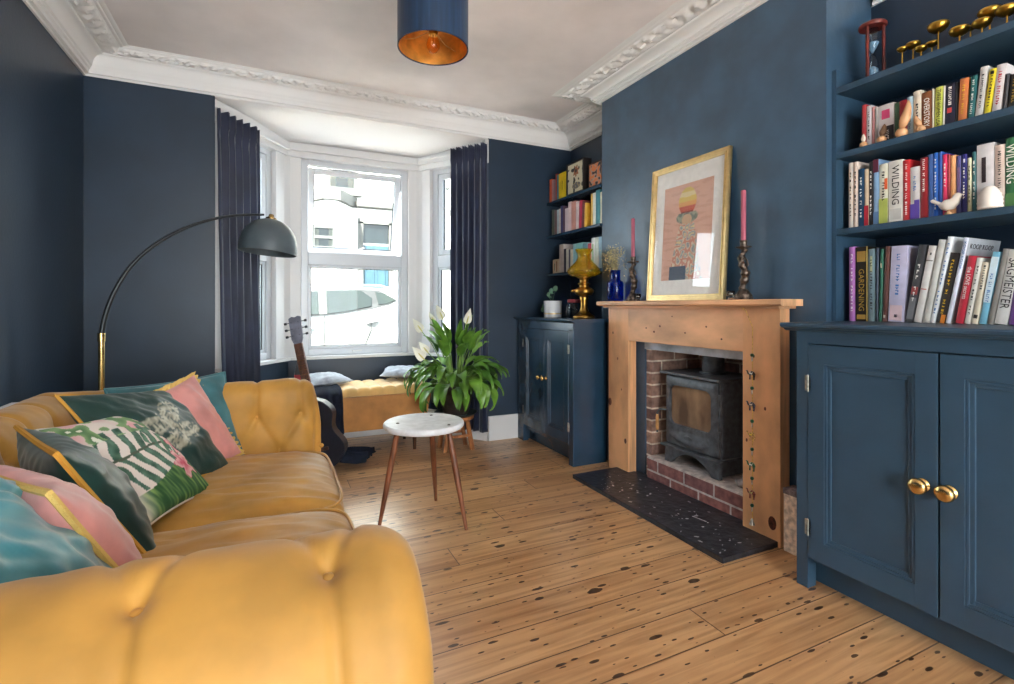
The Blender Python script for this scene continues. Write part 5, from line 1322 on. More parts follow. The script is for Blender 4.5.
# ================================================================== ARC FLOOR LAMP
al = thing('arc_floor_lamp', 'black and brass arc floor lamp with grey dome shade, behind the sofa', 'lamp', (-0.766, 3.10, 0))
def on_lamp_plane(px, py):         # the arc stands in one vertical plane through its foot
    a = (px - CXP) / F_PX; rx, ry = _s + a * _c, _c - a * _s
    d = Vector((0.768, 0.20)); d.normalize(); p = Vector((-0.766, 3.10)); n = Vector((-d.y, d.x))
    t = p.dot(n) / (rx * n.x + ry * n.y)
    return Vector((rx * t, ry * t, CAM_H + (HORIZON - py) / F_PX * t))
lamp_grey = M('grey_lamp_enamel', (82, 93, 99), .42, var=(12, .05)); lamp_black = M('black_lamp_tube', (40, 44, 48), .35, .3, var=(12, .1))
arcp = [on_lamp_plane(*p) for p in ((101.4, 338), (102.6, 326), (106, 312), (112.6, 294.7), (126.7, 270), (147.7, 249), (176, 231.6), (207, 219.8), (235.4, 215), (264, 214.7))]
arcp = smooth_profile(arcp, 2)
bm = newbm(); tube(bm, arcp, [.0125 - .006 * (i / (len(arcp) - 1)) for i in range(len(arcp))], 12); part('arc', bm, lamp_black, al, smooth=True)
x_, y_ = arcp[0].x, arcp[0].y
bm = newbm(); lathe(bm, [(0, .03), (.0135, .03), (.0135, .925), (.0165, .925), (.0165, .966), (0, .966)], (x_, y_, 0), 18); part('pole', bm, brass, al, smooth=True)
bm = newbm(); lathe(bm, [(0, 0), (.15, 0), (.15, .03), (.145, .035), (0, .036)], (x_, y_, 0), 40); part('base', bm, M('dark_marble', (44, 46, 50), .3, var=(8, .5), alt=(86, 88, 92)), al, smooth=True)
hd = on_lamp_plane(266, 217)
tiltm = Matrix.Translation(hd) @ Matrix.Rotation(R(6), 4, Vector((-.25, .97, 0)))
bm = newbm(); Rd = .158
prf = [(Rd * math.sin(a), -.185 + .178 * math.cos(a) ** .9 if a < PI / 2 - .001 else -.185) for a in [R(6 + 84 * k / 16) for k in range(17)]]
prf = [(.0, -.006)] + prf + [(Rd * 1.0, -.212), (Rd * .985, -.212), (Rd * .98, -.185)] + [(Rd * .98 * math.sin(a), -.187 + .172 * math.cos(a) ** .9) for a in [R(84 - 78 * k / 12) for k in range(1, 13)]] + [(0, -.016)]
lathe(bm, prf, (.03, 0, 0), 44); bmesh.ops.transform(bm, matrix=tiltm, verts=bm.verts); part('dome_shade', bm, lamp_grey, al, smooth=True)
bm = newbm(); lathe(bm, [(0, -.012), (.030, -.012), (.030, -.002), (.016, .006), (.012, .02), (0, .021)], (.028, 0, 0), 22); bmesh.ops.transform(bm, matrix=tiltm, verts=bm.verts); part('shade_cap', bm, brass, al, smooth=True)

# ================================================================== CURTAINS
curt_m = M('navy_velvet_curtain', (26, 34, 60), .55, var=(5, .12), bump=(30, .1), sheen=.45)
def curtain(label, P0, P1, ztop, zbot, folds, seed, pinch=1.0, flare0=0.0, flare1=0.0, amp=.026):
    P0 = Vector((*P0, 0)); P1 = Vector((*P1, 0)); d = (P1 - P0); L_ = d.length; d.normalize(); n = Vector((d.y, -d.x, 0))
    bm = newbm(); nu, nv = folds * 14, 70; rq = random.Random(seed); ph = [rq.uniform(-.5, .5) for _ in range(folds + 2)]
    def f(u, v, back=0.0):
        z = zbot + (ztop - zbot) * v
        k = 1 - v; head = v > .955
        w = u * folds + .25 * math.sin(u * 9 + seed) * k
        i = min(folds, int(w)); a = amp * (.55 + .45 * k) * (1 + .5 * ph[i]) * (0.55 if head else 1)
        off = a * math.sin(2 * PI * w) + .35 * a * math.sin(4 * PI * w + 1 + k)
        if .90 < v <= .955: off *= .45 + .55 * abs(v - .9275) / .0275
        if head: off += .012 * math.sin(2 * PI * w * 2.0)
        s = u * L_; s += (flare0 * (1 - u) + flare1 * u) * (k ** 1.3) + .008 * math.sin(2 * PI * w + .7)
        return P0 + d * s + n * (off + .03 + .010 * nz(u * 6, v * 3, seed) - back) + Vector((0, 0, z + (.006 * math.sin(2 * PI * w * 2) if v > .99 else 0)))
    fr_ = grid(bm, nu + 1, nv + 1, lambda u, v: f(u, v)); bk = grid(bm, nu + 1, nv + 1, lambda u, v: f(u, v, .004))
    for i in range(nu):
        bm.faces.new((fr_[i][0], bk[i][0], bk[i + 1][0], fr_[i + 1][0])); bm.faces.new((fr_[i][nv], fr_[i + 1][nv], bk[i + 1][nv], bk[i][nv]))
    for j in range(nv):
        bm.faces.new((fr_[0][j], fr_[0][j + 1], bk[0][j + 1], bk[0][j])); bm.faces.new((fr_[nu][j], bk[nu][j], bk[nu][j + 1], fr_[nu][j + 1]))
    o = mesh_obj('curtain', bm, curt_m, None, smooth='all'); return tag(o, label, 'curtain', 'navy bay curtains')
def bay_pt(k, t, inset):
    a, b = [((OL, YF), (BX0, BYF)), ((BX0, BYF), (BX1, BYF)), ((BX1, BYF), (OR, YF))][k]
    a = Vector(a); b = Vector(b); d = (b - a).normalized(); n = Vector((d.y, -d.x)); p = a.lerp(b, t) + n * inset; return (p.x, p.y)
curtain('navy velvet curtain bunched at the lamp side of the bay window', bay_pt(0, -.11, .055), bay_pt(0, .42, .05), 2.352, .03, 6, 3, flare0=.05, flare1=.03)
curtain('navy velvet curtain bunched behind the peace lily at the bay', bay_pt(2, .57, .065), bay_pt(2, 1.06, .065), 2.40, .09, 6, 8)
def rail(label, k, t0, t1, z):
    bm = newbm(); a = bay_pt(k, t0, .045); b = bay_pt(k, t1, .045); tube(bm, [(*a, z), (*b, z)], .008, 8)
    o = mesh_obj('curtain_rail', bm, white); tag(o, label, 'curtain rail', 'curtain rails in the bay')
rail('white curtain rail at the top of the bay, lamp side', 0, .03, .92, 2.33); rail('white curtain rail at the top of the bay, plant side', 2, .08, .97, 2.375)

# ================================================================== WINDOW SEAT
wood_tan = M('tan_velvet_box', (178, 122, 62), .6, var=(7, .10), bump=(40, .05), sheen=.25)
ot_top = M('gold_velvet_top', (206, 164, 98), .6, var=(7, .08), bump=(20, .1), sheen=.35)
OX0, OX1, OY0, OY1 = 0.20, 1.115, 3.735, 4.20
ot = thing('ottoman_bench', 'tan ottoman bench with ribbed gold padded lid in the bay window', 'bench', (0.65, 3.95, 0))
bm = newbm(); prism(bm, [(OX0 + .05, .19), (OX1 - .05, .19), (OX1, .44), (OX0, .44)], lambda x, z: (x, OY0, z), lambda x, z: (x, OY1 - .03, z)); bmesh.ops.bevel(bm, geom=bm.edges[:], offset=.006, segments=2, affect='EDGES'); part('box', bm, wood_tan, ot)
bm = newbm()
def lid_top(u, v):
    x = OX0 - .008 + (OX1 - OX0 + .016) * u; y = OY0 - .012 + (OY1 - OY0) * v
    e = min(1, min(u, 1 - u) * 30) ** .5 * min(1, min(v, 1 - v) * 14) ** .5
    r = abs(math.sin(PI * u * 10)) ** .5
    return (x, y, .446 + e * (.046 + .012 * r) + .003 * nz(u * 9, v * 6))
grid(bm, 161, 50, lid_top); V2 = grid(bm, 2, 2, lambda u, v: (OX0 - .008 + (OX1 - OX0 + .016) * u, OY0 - .012 + (OY1 - OY0) * v, .4455)); part('padded_lid', bm, ot_top, ot, smooth='all')
for x, y in ((OX0 + .12, OY0 + .05), (OX1 - .12, OY0 + .05), (OX0 + .12, OY1 - .09), (OX1 - .12, OY1 - .09)):
    bm = newbm(); lathe(bm, [(0, 0), (.012, 0), (.02, .19), (0, .192)], (x, y, 0), 14); part('leg', bm, dark_wood, ot, smooth=True)
# navy throw over the bench end, trailing on the floor
bm = newbm()
path = [(.25, 4.1, .513), (.25, 3.85, .516), (.25, 3.70, .50), (.26, 3.69, .42), (.29, 3.685, .25), (.36, 3.67, .08), (.43, 3.63, .045), (.53, 3.60, .04), (.63, 3.58, .036)]
pp_, _l = resample(smooth_profile([Vector(p) for p in path], 2), 60)
def throw_f(u, v):
    p = pp_[int(round(u * 59))]; s = v - .5
    w = .30 + .10 * math.sin(u * 5) 
    # the hanging part spreads along x, the floor part along y
    k = min(1, max(0, (u - .62) * 5))
    dx = (1 - k) * s * w + k * s * .12; dy = k * s * .26
    fold = .016 * math.sin(v * 17 + u * 6) + .010 * math.sin(v * 31 + 2)
    return Vector((p.x + dx, p.y + dy - (1 - k) * abs(fold) - .004, p.z + k * (abs(fold) * 2.4 + .02 * max(0, nz(u * 9, v * 6))) + (1 - k) * .006 * math.sin(v * 20)))
G = grid(bm, 60, 44, throw_f); bmesh.ops.solidify(bm, geom=bm.faces[:], thickness=.006)
tag(mesh_obj('throw_blanket', bm, M('navy_throw', (34, 42, 62), .85, var=(20, .15), bump=(120, .3)), smooth='all'), 'dark navy throw trailing from the bench end onto the floor', 'throw')
grey_cot = M('grey_linen', (156, 160, 168), .8, var=(18, .12), bump=(150, .15))
for c, lb, yw in (((.36, 4.02, .545), 'thin grey linen cushion on bench lid by the guitar', 20), ((.98, 4.08, .560), 'thin grey linen cushion on bench lid behind the peace lily', -20)):
    o, e = pillow('seat_pad', lb, c, (math.cos(R(yw)), math.sin(R(yw)), .0), (-math.sin(R(yw)), math.cos(R(yw)), .10), .34, .28, .085, grey_cot, int(c[0] * 10), group='grey cushions on the window bench', n=30)
    piping(o, e, grey_cot, .003, n=80)

# ================================================================== GUITAR
gt = thing('acoustic_guitar', 'dark guitar with grey headstock leaning by the bay window behind the sofa arm', 'guitar', (0.25, 3.50, 0))
gd = Vector((-.19, .10, 1)).normalized(); gs = Vector((.93, -.36, 0)); gs = (gs - gd * gs.dot(gd)).normalized(); gn = gs.cross(gd)   # along the neck, across, out of the front
if gn.y > 0: gn = -gn; 
g0 = Vector((0.312, 3.44, 0.03))
def gp(x, y, z): return g0 + gs * x + gd * y + gn * z
out = []
for k in range(64):
    t = k / 64 * 2 * PI; y = .235 - .235 * math.cos(t); 
    hw = .88 * (.175 * math.exp(-((y - .13) / .14) ** 2) + .128 * math.exp(-((y - .37) / .105) ** 2)) * (min(1, y / .03 + .15) ** .5) * (min(1, (.47 - y) / .03 + .15) ** .5)
    out.append(((1 if t < PI else -1) * hw, y))
spruce = M('guitar_dark_top', (30, 34, 46), .3, var=(12, .1), stretch=(14, 14, 1)); rosew = M('guitar_rosewood', (84, 52, 38), .35, var=(18, .2), stretch=(3, 3, .5)); mah = M('guitar_mahogany', (104, 56, 36), .35, var=(12, .15)); dkb = M('guitar_dark_sides', (26, 30, 42), .35, var=(12, .1))
bm = newbm(); prism(bm, out, lambda x, y: gp(x, y, -.09), lambda x, y: gp(x, y, -.001)); part('body', bm, dkb, gt)
bm = newbm(); prism(bm, out, lambda x, y: gp(x * .985, .235 + (y - .235) * .985, -.001), lambda x, y: gp(x * .985, .235 + (y - .235) * .985, .002)); part('soundboard', bm, spruce, gt)
bm = newbm(); prism(bm, [(.048 * math.cos(2 * PI * k / 28), .315 + .048 * math.sin(2 * PI * k / 28)) for k in range(28)], lambda x, y: gp(x, y, .002), lambda x, y: gp(x, y, .0028)); part('sound_hole', bm, M('sound_hole_dark', (18, 14, 12), .8, var=(20, .1)), gt)
bm = newbm(); obox(bm, gp(-.055, .13, .002), gs * .11, gd * .022, gn * .009, .003); part('bridge', bm, rosew, gt)
NL = .845
bm = newbm(); obox(bm, gp(-.026, .46, -.02), gs * .052, gd * (NL - .46), gn * .024, .006); part('neck', bm, mah, gt)
bm = newbm(); obox(bm, gp(-.026, .37, .0035), gs * .052, gd * (NL - .37), gn * .006, .0015); fb = part('fingerboard', bm, rosew, gt)
bm = newbm()
for k in range(1, 19):
    y = NL - (NL - .14) * (1 - 2 ** (-k / 12)); obox(bm, gp(-.025, y, .0095), gs * .05, gd * .002, gn * .0014)
part('frets', bm, chrome, fb)
hdd = (gd - gn * .22).normalized()
def hp(x, y, z): return gp(0, NL, .004) + gs * x + hdd * y + gn * z
hs = M('guitar_head_face', (120, 124, 140), .25, var=(20, .1), coat=.4)
bm = newbm(); prism(bm, [(-.024, 0), (.024, 0), (.036, .03), (.038, .10), (.040, .175), (.020, .185), (0, .178), (-.020, .185), (-.040, .175), (-.038, .10), (-.036, .03)], lambda x, y: hp(x, y, -.014), lambda x, y: hp(x, y, .002)); hs_o = part('headstock', bm, hs, gt)
for sx_ in (-1, 1):
    for q in (.055, .10, .145):
        bm = newbm(); tube(bm, [hp(sx_ * .022, q, .002), hp(sx_ * .022, q, .016)], .003, 8); part('string_post', bm, chrome, hs_o)
        bm = newbm(); tube(bm, [hp(sx_ * .036, q, -.007), hp(sx_ * .054, q, -.007)], .0028, 6); tube(bm, [hp(sx_ * .054, q, -.007), hp(sx_ * .058, q, -.007), hp(sx_ * .072, q, -.007), hp(sx_ * .074, q, -.007)], [.003, .0085, .0085, .003], 8); part('tuning_peg', bm, lamp_black, hs_o, smooth=True)
bm = newbm()
for k in range(6): tube(bm, [gp(-.024 + .0096 * k, .14, .012), gp(-.019 + .0076 * k, NL, .0115)], .0006, 4)
part('strings', bm, chrome, gt)
# red container seen past the neck
rb = thing('red_container', 'small red container with dark tapering top beside the guitar neck', 'container', (.175, 3.99, .50))
bm = newbm(); lathe(bm, [(0, 0), (.034, 0), (.036, .006), (.036, .09), (.033, .096), (0, .096)], n=4, a0=R(45)); mesh_obj('body', bm, M('red_enamel', (176, 30, 42), .4, var=(12, .1)), rb)
bm = newbm(); lathe(bm, [(.034, .096), (.030, .11), (.020, .16), (.012, .185), (0, .188)], n=4, a0=R(45)); mesh_obj('top', bm, M('dark_container_top', (40, 40, 44), .5, var=(20, .2)), rb)
bm = newbm(); tube(bm, [(0, 0, .186), (0, 0, .21), (-.006, 0, .25)], .0022, 6); mesh_obj('hanger', bm, chrome, rb)

# ================================================================== PEACE LILY, POT AND STOOL
SXp, SYp = 1.285, 3.66
tan_w = M('stool_oak', (162, 106, 66), .5, var=(14, .15), stretch=(3, 3, .5))
sl = thing('plant_stool', 'low wooden stool with splayed legs under the peace lily', 'stool', (SXp, SYp, 0))
bm = newbm(); lathe(bm, [(0, .235), (.135, .235), (.14, .24), (.14, .255), (.135, .26), (0, .26)], n=36); mesh_obj('seat', bm, tan_w, sl, smooth=True)
for sx_ in (-1, 1):
    for sy_ in (-1, 1):
        bm = newbm(); a = Vector((sx_ * .068, sy_ * .068, .237)); b = Vector((sx_ * .108, sy_ * .075, 0)); dd = (b - a)
        tube(bm, [a, b], [.017, .019], 4); mesh_obj('leg', bm, tan_w, sl)
for sy_ in (-1, 1):
    bm = newbm(); tube(bm, [(-.09, sy_ * .071, .11), (.09, sy_ * .071, .11)], .011, 6); mesh_obj('stretcher', bm, tan_w, sl)
sc = thing('plant_saucer', 'wide dark saucer under the peace lily pot', 'saucer', (SXp, SYp, .2605))
bm = newbm(); lathe(bm, [(0, 0), (.13, 0), (.158, .016), (.166, .026), (.162, .028), (.152, .02), (.128, .006), (0, .006)], n=40); mesh_obj('dish', bm, M('dark_green_saucer', (40, 50, 50), .35, var=(12, .15)), sc, smooth='all')
pl = thing('peace_lily', 'large peace lily with white flowers in dark ribbed pot by the bay', 'plant', (SXp, SYp, .2675))
bm = newbm(); n = 72
lathe(bm, [(0, 0), (.085, 0), (.092, .006), (.118, .09), (.135, .19), (.138, .225), (.132, .228), (.128, .20), (0, .195)], n=n)
for v in bm.verts:
    a = math.atan2(v.co.y, v.co.x); r = math.hypot(v.co.x, v.co.y)
    if r > .08: f = 1 + .018 * math.sin(36 * a); v.co.x *= f; v.co.y *= f
mesh_obj('pot', bm, M('dark_ribbed_pot', (52, 44, 40), .5, var=(24, .25)), pl, smooth='all')
bm = newbm(); lathe(bm, [(0, .196), (.127, .198), (.126, .203), (0, .208)], n=30); mesh_obj('soil', bm, M('potting_soil', (44, 34, 28), .95, var=(60, .4), bump=(80, .6)), pl)
leafm = M('lily_leaf', (52, 92, 36), .34, var=(5, .5), alt=(112, 158, 56), bump=(26, .12))
stemm = M('lily_stem', (110, 142, 66), .5, var=(14, .15)); spathe = M('lily_spathe', (240, 240, 228), .6, var=(8, .04)); spad = M('lily_spadix', (214, 206, 140), .7, bump=(200, .5))
bl = newbm(); bst = newbm(); rr = random.Random(31)
def leaf_at(root, dir_, L_, W_, droop, stem_len, lift=.9):
    az = math.atan2(dir_[1], dir_[0]); h = Vector((math.cos(az), math.sin(az), 0))
    pts = []; p = Vector(root); el = lift
    # petiole
    steps = 8
    for k in range(steps + 1):
        pts.append(p.copy()); t = k / steps
        e = el - droop * .35 * t; p = p + (h * math.cos(e) + Vector((0, 0, math.sin(e)))) * (stem_len / steps)
    tube(bst, pts, [.0042 - .0018 * k / steps for k in range(steps + 1)], 5)
    e0 = el - droop * .35; p = pts[-1].copy(); mid = []; nb_ = 12
    for k in range(nb_ + 1):
        t = k / nb_; e = e0 - droop * t; mid.append((p.copy(), e)); p = p + (h * math.cos(e) + Vector((0, 0, math.sin(e)))) * (L_ / nb_)
    side = Vector((-h.y, h.x, 0)); rows = []; tw = rr.uniform(-.5, .5)
    for k, (q, e) in enumerate(mid):
        t = k / nb_; w = W_ * (math.sin(PI * min(1, t ** .72)) ** .85) * (1 - .25 * t) + .0008
        up = Vector((0, 0, 1)) * math.cos(e) - h * math.sin(e); s2 = side * math.cos(tw) + up * math.sin(tw)
        row = []
        for c in (-1, -.5, 0, .5, 1):
            wave = .06 * W_ * math.sin(t * 13 + c * 2)
            row.append(bl.verts.new(q + s2 * (c * w / 2) + up * (abs(c) * w * .16 + wave * abs(c))))
        rows.append(row)
    for a, b in zip(rows, rows[1:]):
        for c in range(4): bl.faces.new((a[c], a[c + 1], b[c + 1], b[c]))
for k in range(108):
    ring = k / 108
    az = rr.uniform(0, 2 * PI)
    if ring < .22: lift, droop, sl_, L_ = rr.uniform(1.15, 1.5), rr.uniform(.3, .9), rr.uniform(.26, .38), rr.uniform(.18, .24)
    elif ring < .62: lift, droop, sl_, L_ = rr.uniform(.85, 1.25), rr.uniform(1.3, 2.1), rr.uniform(.15, .26), rr.uniform(.18, .26)
    else: lift, droop, sl_, L_ = rr.uniform(.4, .9), rr.uniform(1.5, 2.3), rr.uniform(.10, .24), rr.uniform(.17, .25)
    r0 = rr.uniform(.0, .07)
    leaf_at((r0 * math.cos(az), r0 * math.sin(az), .20), (math.cos(az), math.sin(az)), L_, rr.uniform(.062, .092), droop, sl_, lift)
for v in list(bl.verts) + list(bst.verts):     # foliage keeps clear of the seat, wall and curtain behind it
    y = v.co.y + SYp
    if y > 3.72 and v.co.x + SXp < 1.16 and v.co.z + .2675 < .56: v.co.y = 3.715 - SYp
    if v.co.x + SXp > 1.30 and y > 3.68: v.co.y = 3.68 - SYp + (y - 3.68) * .08; y = v.co.y + SYp
    if y > 3.90: v.co.y = 3.90 - SYp + (y - 3.9) * .25
mesh_obj('foliage', bl, leafm, pl, smooth='all', normals=False); mesh_obj('stalks', bst, stemm, pl, smooth=True)
def lily_px(px, py, d):
    a = (px - CXP) / F_PX; return Vector(((_s + a * _c) * d, (_c - a * _s) * d, CAM_H + (HORIZON - py) / F_PX * d)) - Vector((SXp, SYp, .2675))
for (px, py, d, ang, sz) in ((418, 326, 3.72, 2.5, .115), (424, 348, 3.55, 2.7, .10), (419, 354, 3.50, 3.0, .12), (440, 313, 3.9, 2.2, .12), (432, 318, 3.95, 2.3, .085), (468, 317, 3.75, 1.4, .11)):
    tip = lily_px(px, py, d); bm = newbm()
    base_ = Vector((tip.x * .15, tip.y * .15, .20)); dr_ = Vector((math.cos(ang) * .7, -.25, .7)).normalized()
    foot = tip - dr_ * sz * .5
    midp = Vector((base_.x * .5 + foot.x * .5, base_.y * .5 + foot.y * .5, foot.z * .72 + .04))
    sp_ = smooth_profile([base_, midp, foot], 2); tube(bm, sp_, .003, 5); fo = mesh_obj('flower', bm, stemm, pl, smooth=True)
    sd = dr_.cross(Vector((0, -1, 0))).normalized(); nn = sd.cross(dr_); bm = newbm(); rows = []
    for k in range(11):
        t = k / 10; w = sz * .62 * math.sin(PI * min(1, t ** .6)) ** .9 * (1 - .2 * t) + .0006
        rows.append([bm.verts.new(foot + dr_ * (sz * 1.15 * t) + sd * (c * w / 2) + nn * (c * c * w * .28 - .012 * math.sin(t * 3))) for c in (-1, -.6, -.2, .2, .6, 1)])
    for a, b in zip(rows, rows[1:]):
        for c in range(5): bm.faces.new((a[c], a[c + 1], b[c + 1], b[c]))
    mesh_obj('spathe', bm, spathe, fo, smooth='all', normals=False)
    bm = newbm(); tube(bm, [foot + nn * .006, foot + dr_ * sz * .3 + nn * .010, foot + dr_ * sz * .6 + nn * .010], [.004, .0058, .003], 8); mesh_obj('spadix', bm, spad, fo, smooth=True)

# ================================================================== SIDE TABLE
tb_ = thing('side_table', 'round white stone topped side table on three turned wooden legs', 'table', (0.716, 2.535, 0))
marble = M('white_terrazzo', (222, 224, 228), .32, var=(16, .06), bump=(20, .03))
bm = newbm(); lathe(bm, [(0, .470), (.196, .470), (.203, .475), (.207, .482), (.208, .490), (.206, .497), (.200, .502), (0, .502)], n=64); mesh_obj('tabletop', bm, marble, tb_, smooth=True)
walnut = M('walnut_leg', (112, 66, 42), .38, var=(10, .2), stretch=(4, 4, .35)); darkd = M('dark_dowel', (40, 30, 28), .5, var=(40, .2))
for fx, fy in ((0.49 - .716, 2.545 - 2.535), (0.84 - .716, 2.73 - 2.535), (0.866 - .716, 2.309 - 2.535)):
    f_ = Vector((fx, fy, 0)); t_ = Vector((fx * .60, fy * .60, .4705)); bm = newbm(); n = 12
    tube(bm, [f_.lerp(t_, k / n) for k in range(n + 1)], [.0085 + .0075 * min(1, (k / n) * 1.9) - .004 * max(0, k / n - .8) * 5 for k in range(n + 1)], 14); mesh_obj('leg', bm, walnut, tb_, smooth=True)
    bm = newbm(); lathe(bm, [(0, .5018), (.0085, .5018), (.0085, .5032), (.005, .5052), (0, .5056)], (t_.x * 1.0, t_.y * 1.0, 0), 14); mesh_obj('dowel_end', bm, darkd, tb_, smooth=True)

# ================================================================== RADIATOR
rd = thing('radiator', 'white panel radiator on the wall behind the sofa', 'radiator', (-0.98, 2.2, .12))
rx = -0.968
bm = newbm()
for k in range(44):
    y = 1.62 + k * .027; box(bm, rx + .0, rx + .035, y, y + .019, .15, .66, .006)
box(bm, rx - .005, rx + .016, 1.61, 2.815, .14, .67, .004); part('panel', bm, white, rd)
bm = newbm(); box(bm, rx - .035, rx + .04, 1.605, 2.82, .67, .69, .004); part('top_grille', bm, white, rd)
bm = newbm(); box(bm, rx - .035, rx + .038, 2.812, 2.822, .14, .685, .003); part('side_panel', bm, white, rd)

# ================================================================== ORNAMENTS ON THE NEAR SHELVES
hx = 2.30
hg = thing('hourglass', 'tall red wooden hourglass with blue sand on the top shelf', 'hourglass', (hx, 1.255, SZ[2] + .0005))
redw = M('red_stained_wood', (98, 36, 30), .4, var=(14, .2))
for z0, nm in ((0, 'base'), (.235, 'cap')):
    bm = newbm(); lathe(bm, [(0, z0), (.048, z0), (.051, z0 + .005), (.051, z0 + .012), (.046, z0 + .018), (0, z0 + .018)], n=32); mesh_obj(nm, bm, redw, hg, smooth=True)
for k in range(3):
    a = R(60 + 120 * k); bm = newbm(); lathe(bm, [(0, .017), (.0055, .017), (.007, .06), (.0055, .13), (.007, .19), (.0055, .236), (0, .236)], (.037 * math.cos(a), .037 * math.sin(a), 0), 10); mesh_obj('spindle', bm, redw, hg, smooth=True)
bm = newbm(); lathe(bm, [(.0, .020), (.022, .022), (.026, .045), (.023, .085), (.010, .118), (.004, .126), (.010, .134), (.023, .168), (.026, .205), (.022, .230), (0, .233)], n=28); mesh_obj('bulbs', bm, glass_mat('hourglass_glass', (225, 232, 238), 1.0), hg, smooth='all')
bm = newbm(); lathe(bm, [(0, .022), (.020, .024), (.0235, .045), (.020, .06), (.008, .072), (0, .074)], n=24); lathe(bm, [(0, .13), (.004, .132), (.018, .160), (.022, .172), (.0, .168)], n=24); mesh_obj('sand', bm, M('blue_sand', (126, 160, 184), .9, var=(80, .1)), hg, smooth=True)
bg_ = M('brushed_gold', (184, 146, 62), .28, 1.0, var=(20, .1))
mush = [(902.2, 49.5, 4.6, 2.285), (913, 45.2, 6.2, 2.315), (921, 48.7, 5.4, 2.255), (932, 44, 5.2, 2.315), (938.3, 27, 9.0, 2.275), (959.5, 31, 8.4, 2.27), (970.5, 28.3, 4.2, 2.33), (982, 23.2, 8.0, 2.26), (989.6, 12.8, 9.4, 2.32), (1007, 10.4, 9.2, 2.27)]
mlab = ['first small gold disc flower ornament beside the hourglass', 'second gold disc flower ornament, slightly bigger than the first', 'low gold disc ornament third along the top shelf', 'low gold disc ornament just before the tall stemmed one', 'tall stemmed gold disc ornament in the middle of the top shelf', 'broad low gold disc ornament after the tall stemmed one', 'smallest gold disc ornament tucked between two broad ones', 'low gold disc ornament below the largest raised disc', 'large raised gold disc ornament near the frame edge', 'last gold disc ornament at the frame edge of the top shelf']
for (px, yc_, rpx, X), lb in zip(mush, mlab):
    y = wall_y(px, X); d = X * _s + y * _c; zc = wall_z(px, yc_, X); r = rpx / F_PX * d
    zb = SZ[2] + .0005; hh = max(.022, zc - zb); q = r * .58
    t = thing('disc_ornament', lb, 'ornament', (X, y, zb), 0, 'gold disc ornaments on the top shelf')
    bm = newbm(); lathe(bm, [(0, 0), (.012, 0), (.012, .003), (.003, .005), (.0022, hh - q * .6), (0, hh - q * .6)], n=14); mesh_obj('stem', bm, bg_, t, smooth=True)
    bm = newbm(); lathe(bm, [(0, hh - q), (r * .45, hh - q * .92), (r * .80, hh - q * .5), (r * .97, hh), (r, hh + q * .35), (r * .93, hh + q * .62), (r * .7, hh + q * .55), (0, hh + q * .35)], n=28); mesh_obj('disc', bm, bg_, t, smooth='all')
# wooden figures
beech = M('pale_beech', (206, 158, 116), .5, var=(14, .1), stretch=(2, 2, .5))
def figure(px, X, label, r, hh, head, bend=0.0, hat=None):
    y = wall_y(px, X); t = thing('wooden_figure', label, 'figurine', (X, y, SZ[1] + .0005), 0, 'turned wooden figures')
    bm = newbm(); lathe(bm, [(0, 0), (r * .7, 0), (r, r * .55), (r * .98, r * 1.0), (r * .6, r * 1.55), (0, r * 1.75)], n=24); mesh_obj('body', bm, beech, t, smooth='all')
    bm = newbm(); z0 = r * 1.6
    pts = [(0, -bend * .0 * k, z0 + (hh - z0) * k / 8) for k in range(9)]
    pts = [(0, bend * math.sin(k / 8 * 1.6) * .03, z0 + (hh - z0) * k / 8) for k in range(9)]
    rad = [head * f for f in (.5, .8, 1.0, 1.0, .9, .75, .6, .4, .12)] if bend else [head * f for f in (.35, .7, .95, 1.0, .95, .8, .6, .35, .05)]
    tube(bm, pts, rad, 16); mesh_obj('head', bm, beech if hat is None else hat, t, smooth='all')
figure(863.5, 2.225, 'small wooden peg figure with white head first on the shelf', .0145, .058, .0085, 0, M('white_peg_head', (214, 206, 192), .5, var=(20, .05)))
figure(881.5, 2.222, 'squat wooden bird figure in front of the black label', .0165, .072, .012, -.35, M('dark_beak_wood', (104, 74, 48), .5, var=(14, .3)))
figure(901.5, 2.218, 'largest wooden bird figure with bent neck before green and red books', .021, .135, .0165, -.8)
figure(920.5, 2.222, 'small wooden bird figure in front of OVERSTORY', .0155, .068, .011, .5)
# white ceramic bird
cer = M('white_bisque', (226, 220, 212), .55, var=(12, .04))
by = wall_y(949, 2.222)
bd = thing('bird_ornament', 'white ceramic bird ornament on a small wooden foot', 'ornament', (2.222, by, SZ[0] + .0005))
bm = newbm(); lathe(bm, [(0, 0), (.012, 0), (.012, .008), (.006, .012), (.005, .024), (0, .024)], n=16); mesh_obj('foot', bm, beech, bd, smooth=True)
bm = newbm(); tube(bm, [(0, .030, .040), (0, .020, .037), (0, .008, .036), (0, -.006, .038), (0, -.016, .046), (0, -.021, .056), (0, -.025, .064), (0, -.028, .070), (0, -.030, .074)], [.005, .015, .0205, .021, .0165, .0125, .0125, .010, .003], 16); mesh_obj('body', bm, cer, bd, smooth='all')
bm = newbm(); tube(bm, [(0, .022, .040), (0, .036, .050), (0, .050, .059), (0, .055, .061)], [.008, .006, .007, .003], 10); mesh_obj('tail', bm, cer, bd, smooth='all')
bm = newbm(); tube(bm, [(0, -.034, .067), (0, -.045, .066)], [.004, .0008], 8); mesh_obj('beak', bm, cer, bd)
hy = wall_y(990.5, 2.205)
bh = mesh_obj('beehive_ornament', lathe(newbm(), [(0, 0), (.031, 0), (.034, .006), (.030, .013), (.034, .020), (.030, .027), (.033, .034), (.028, .041), (.030, .047), (.024, .053), (.0255, .058), (.018, .064), (.018, .069), (.009, .075), (0, .077)], n=36), cer, smooth='all', loc=(2.2365 - .035, hy, SZ[0] + .0005))
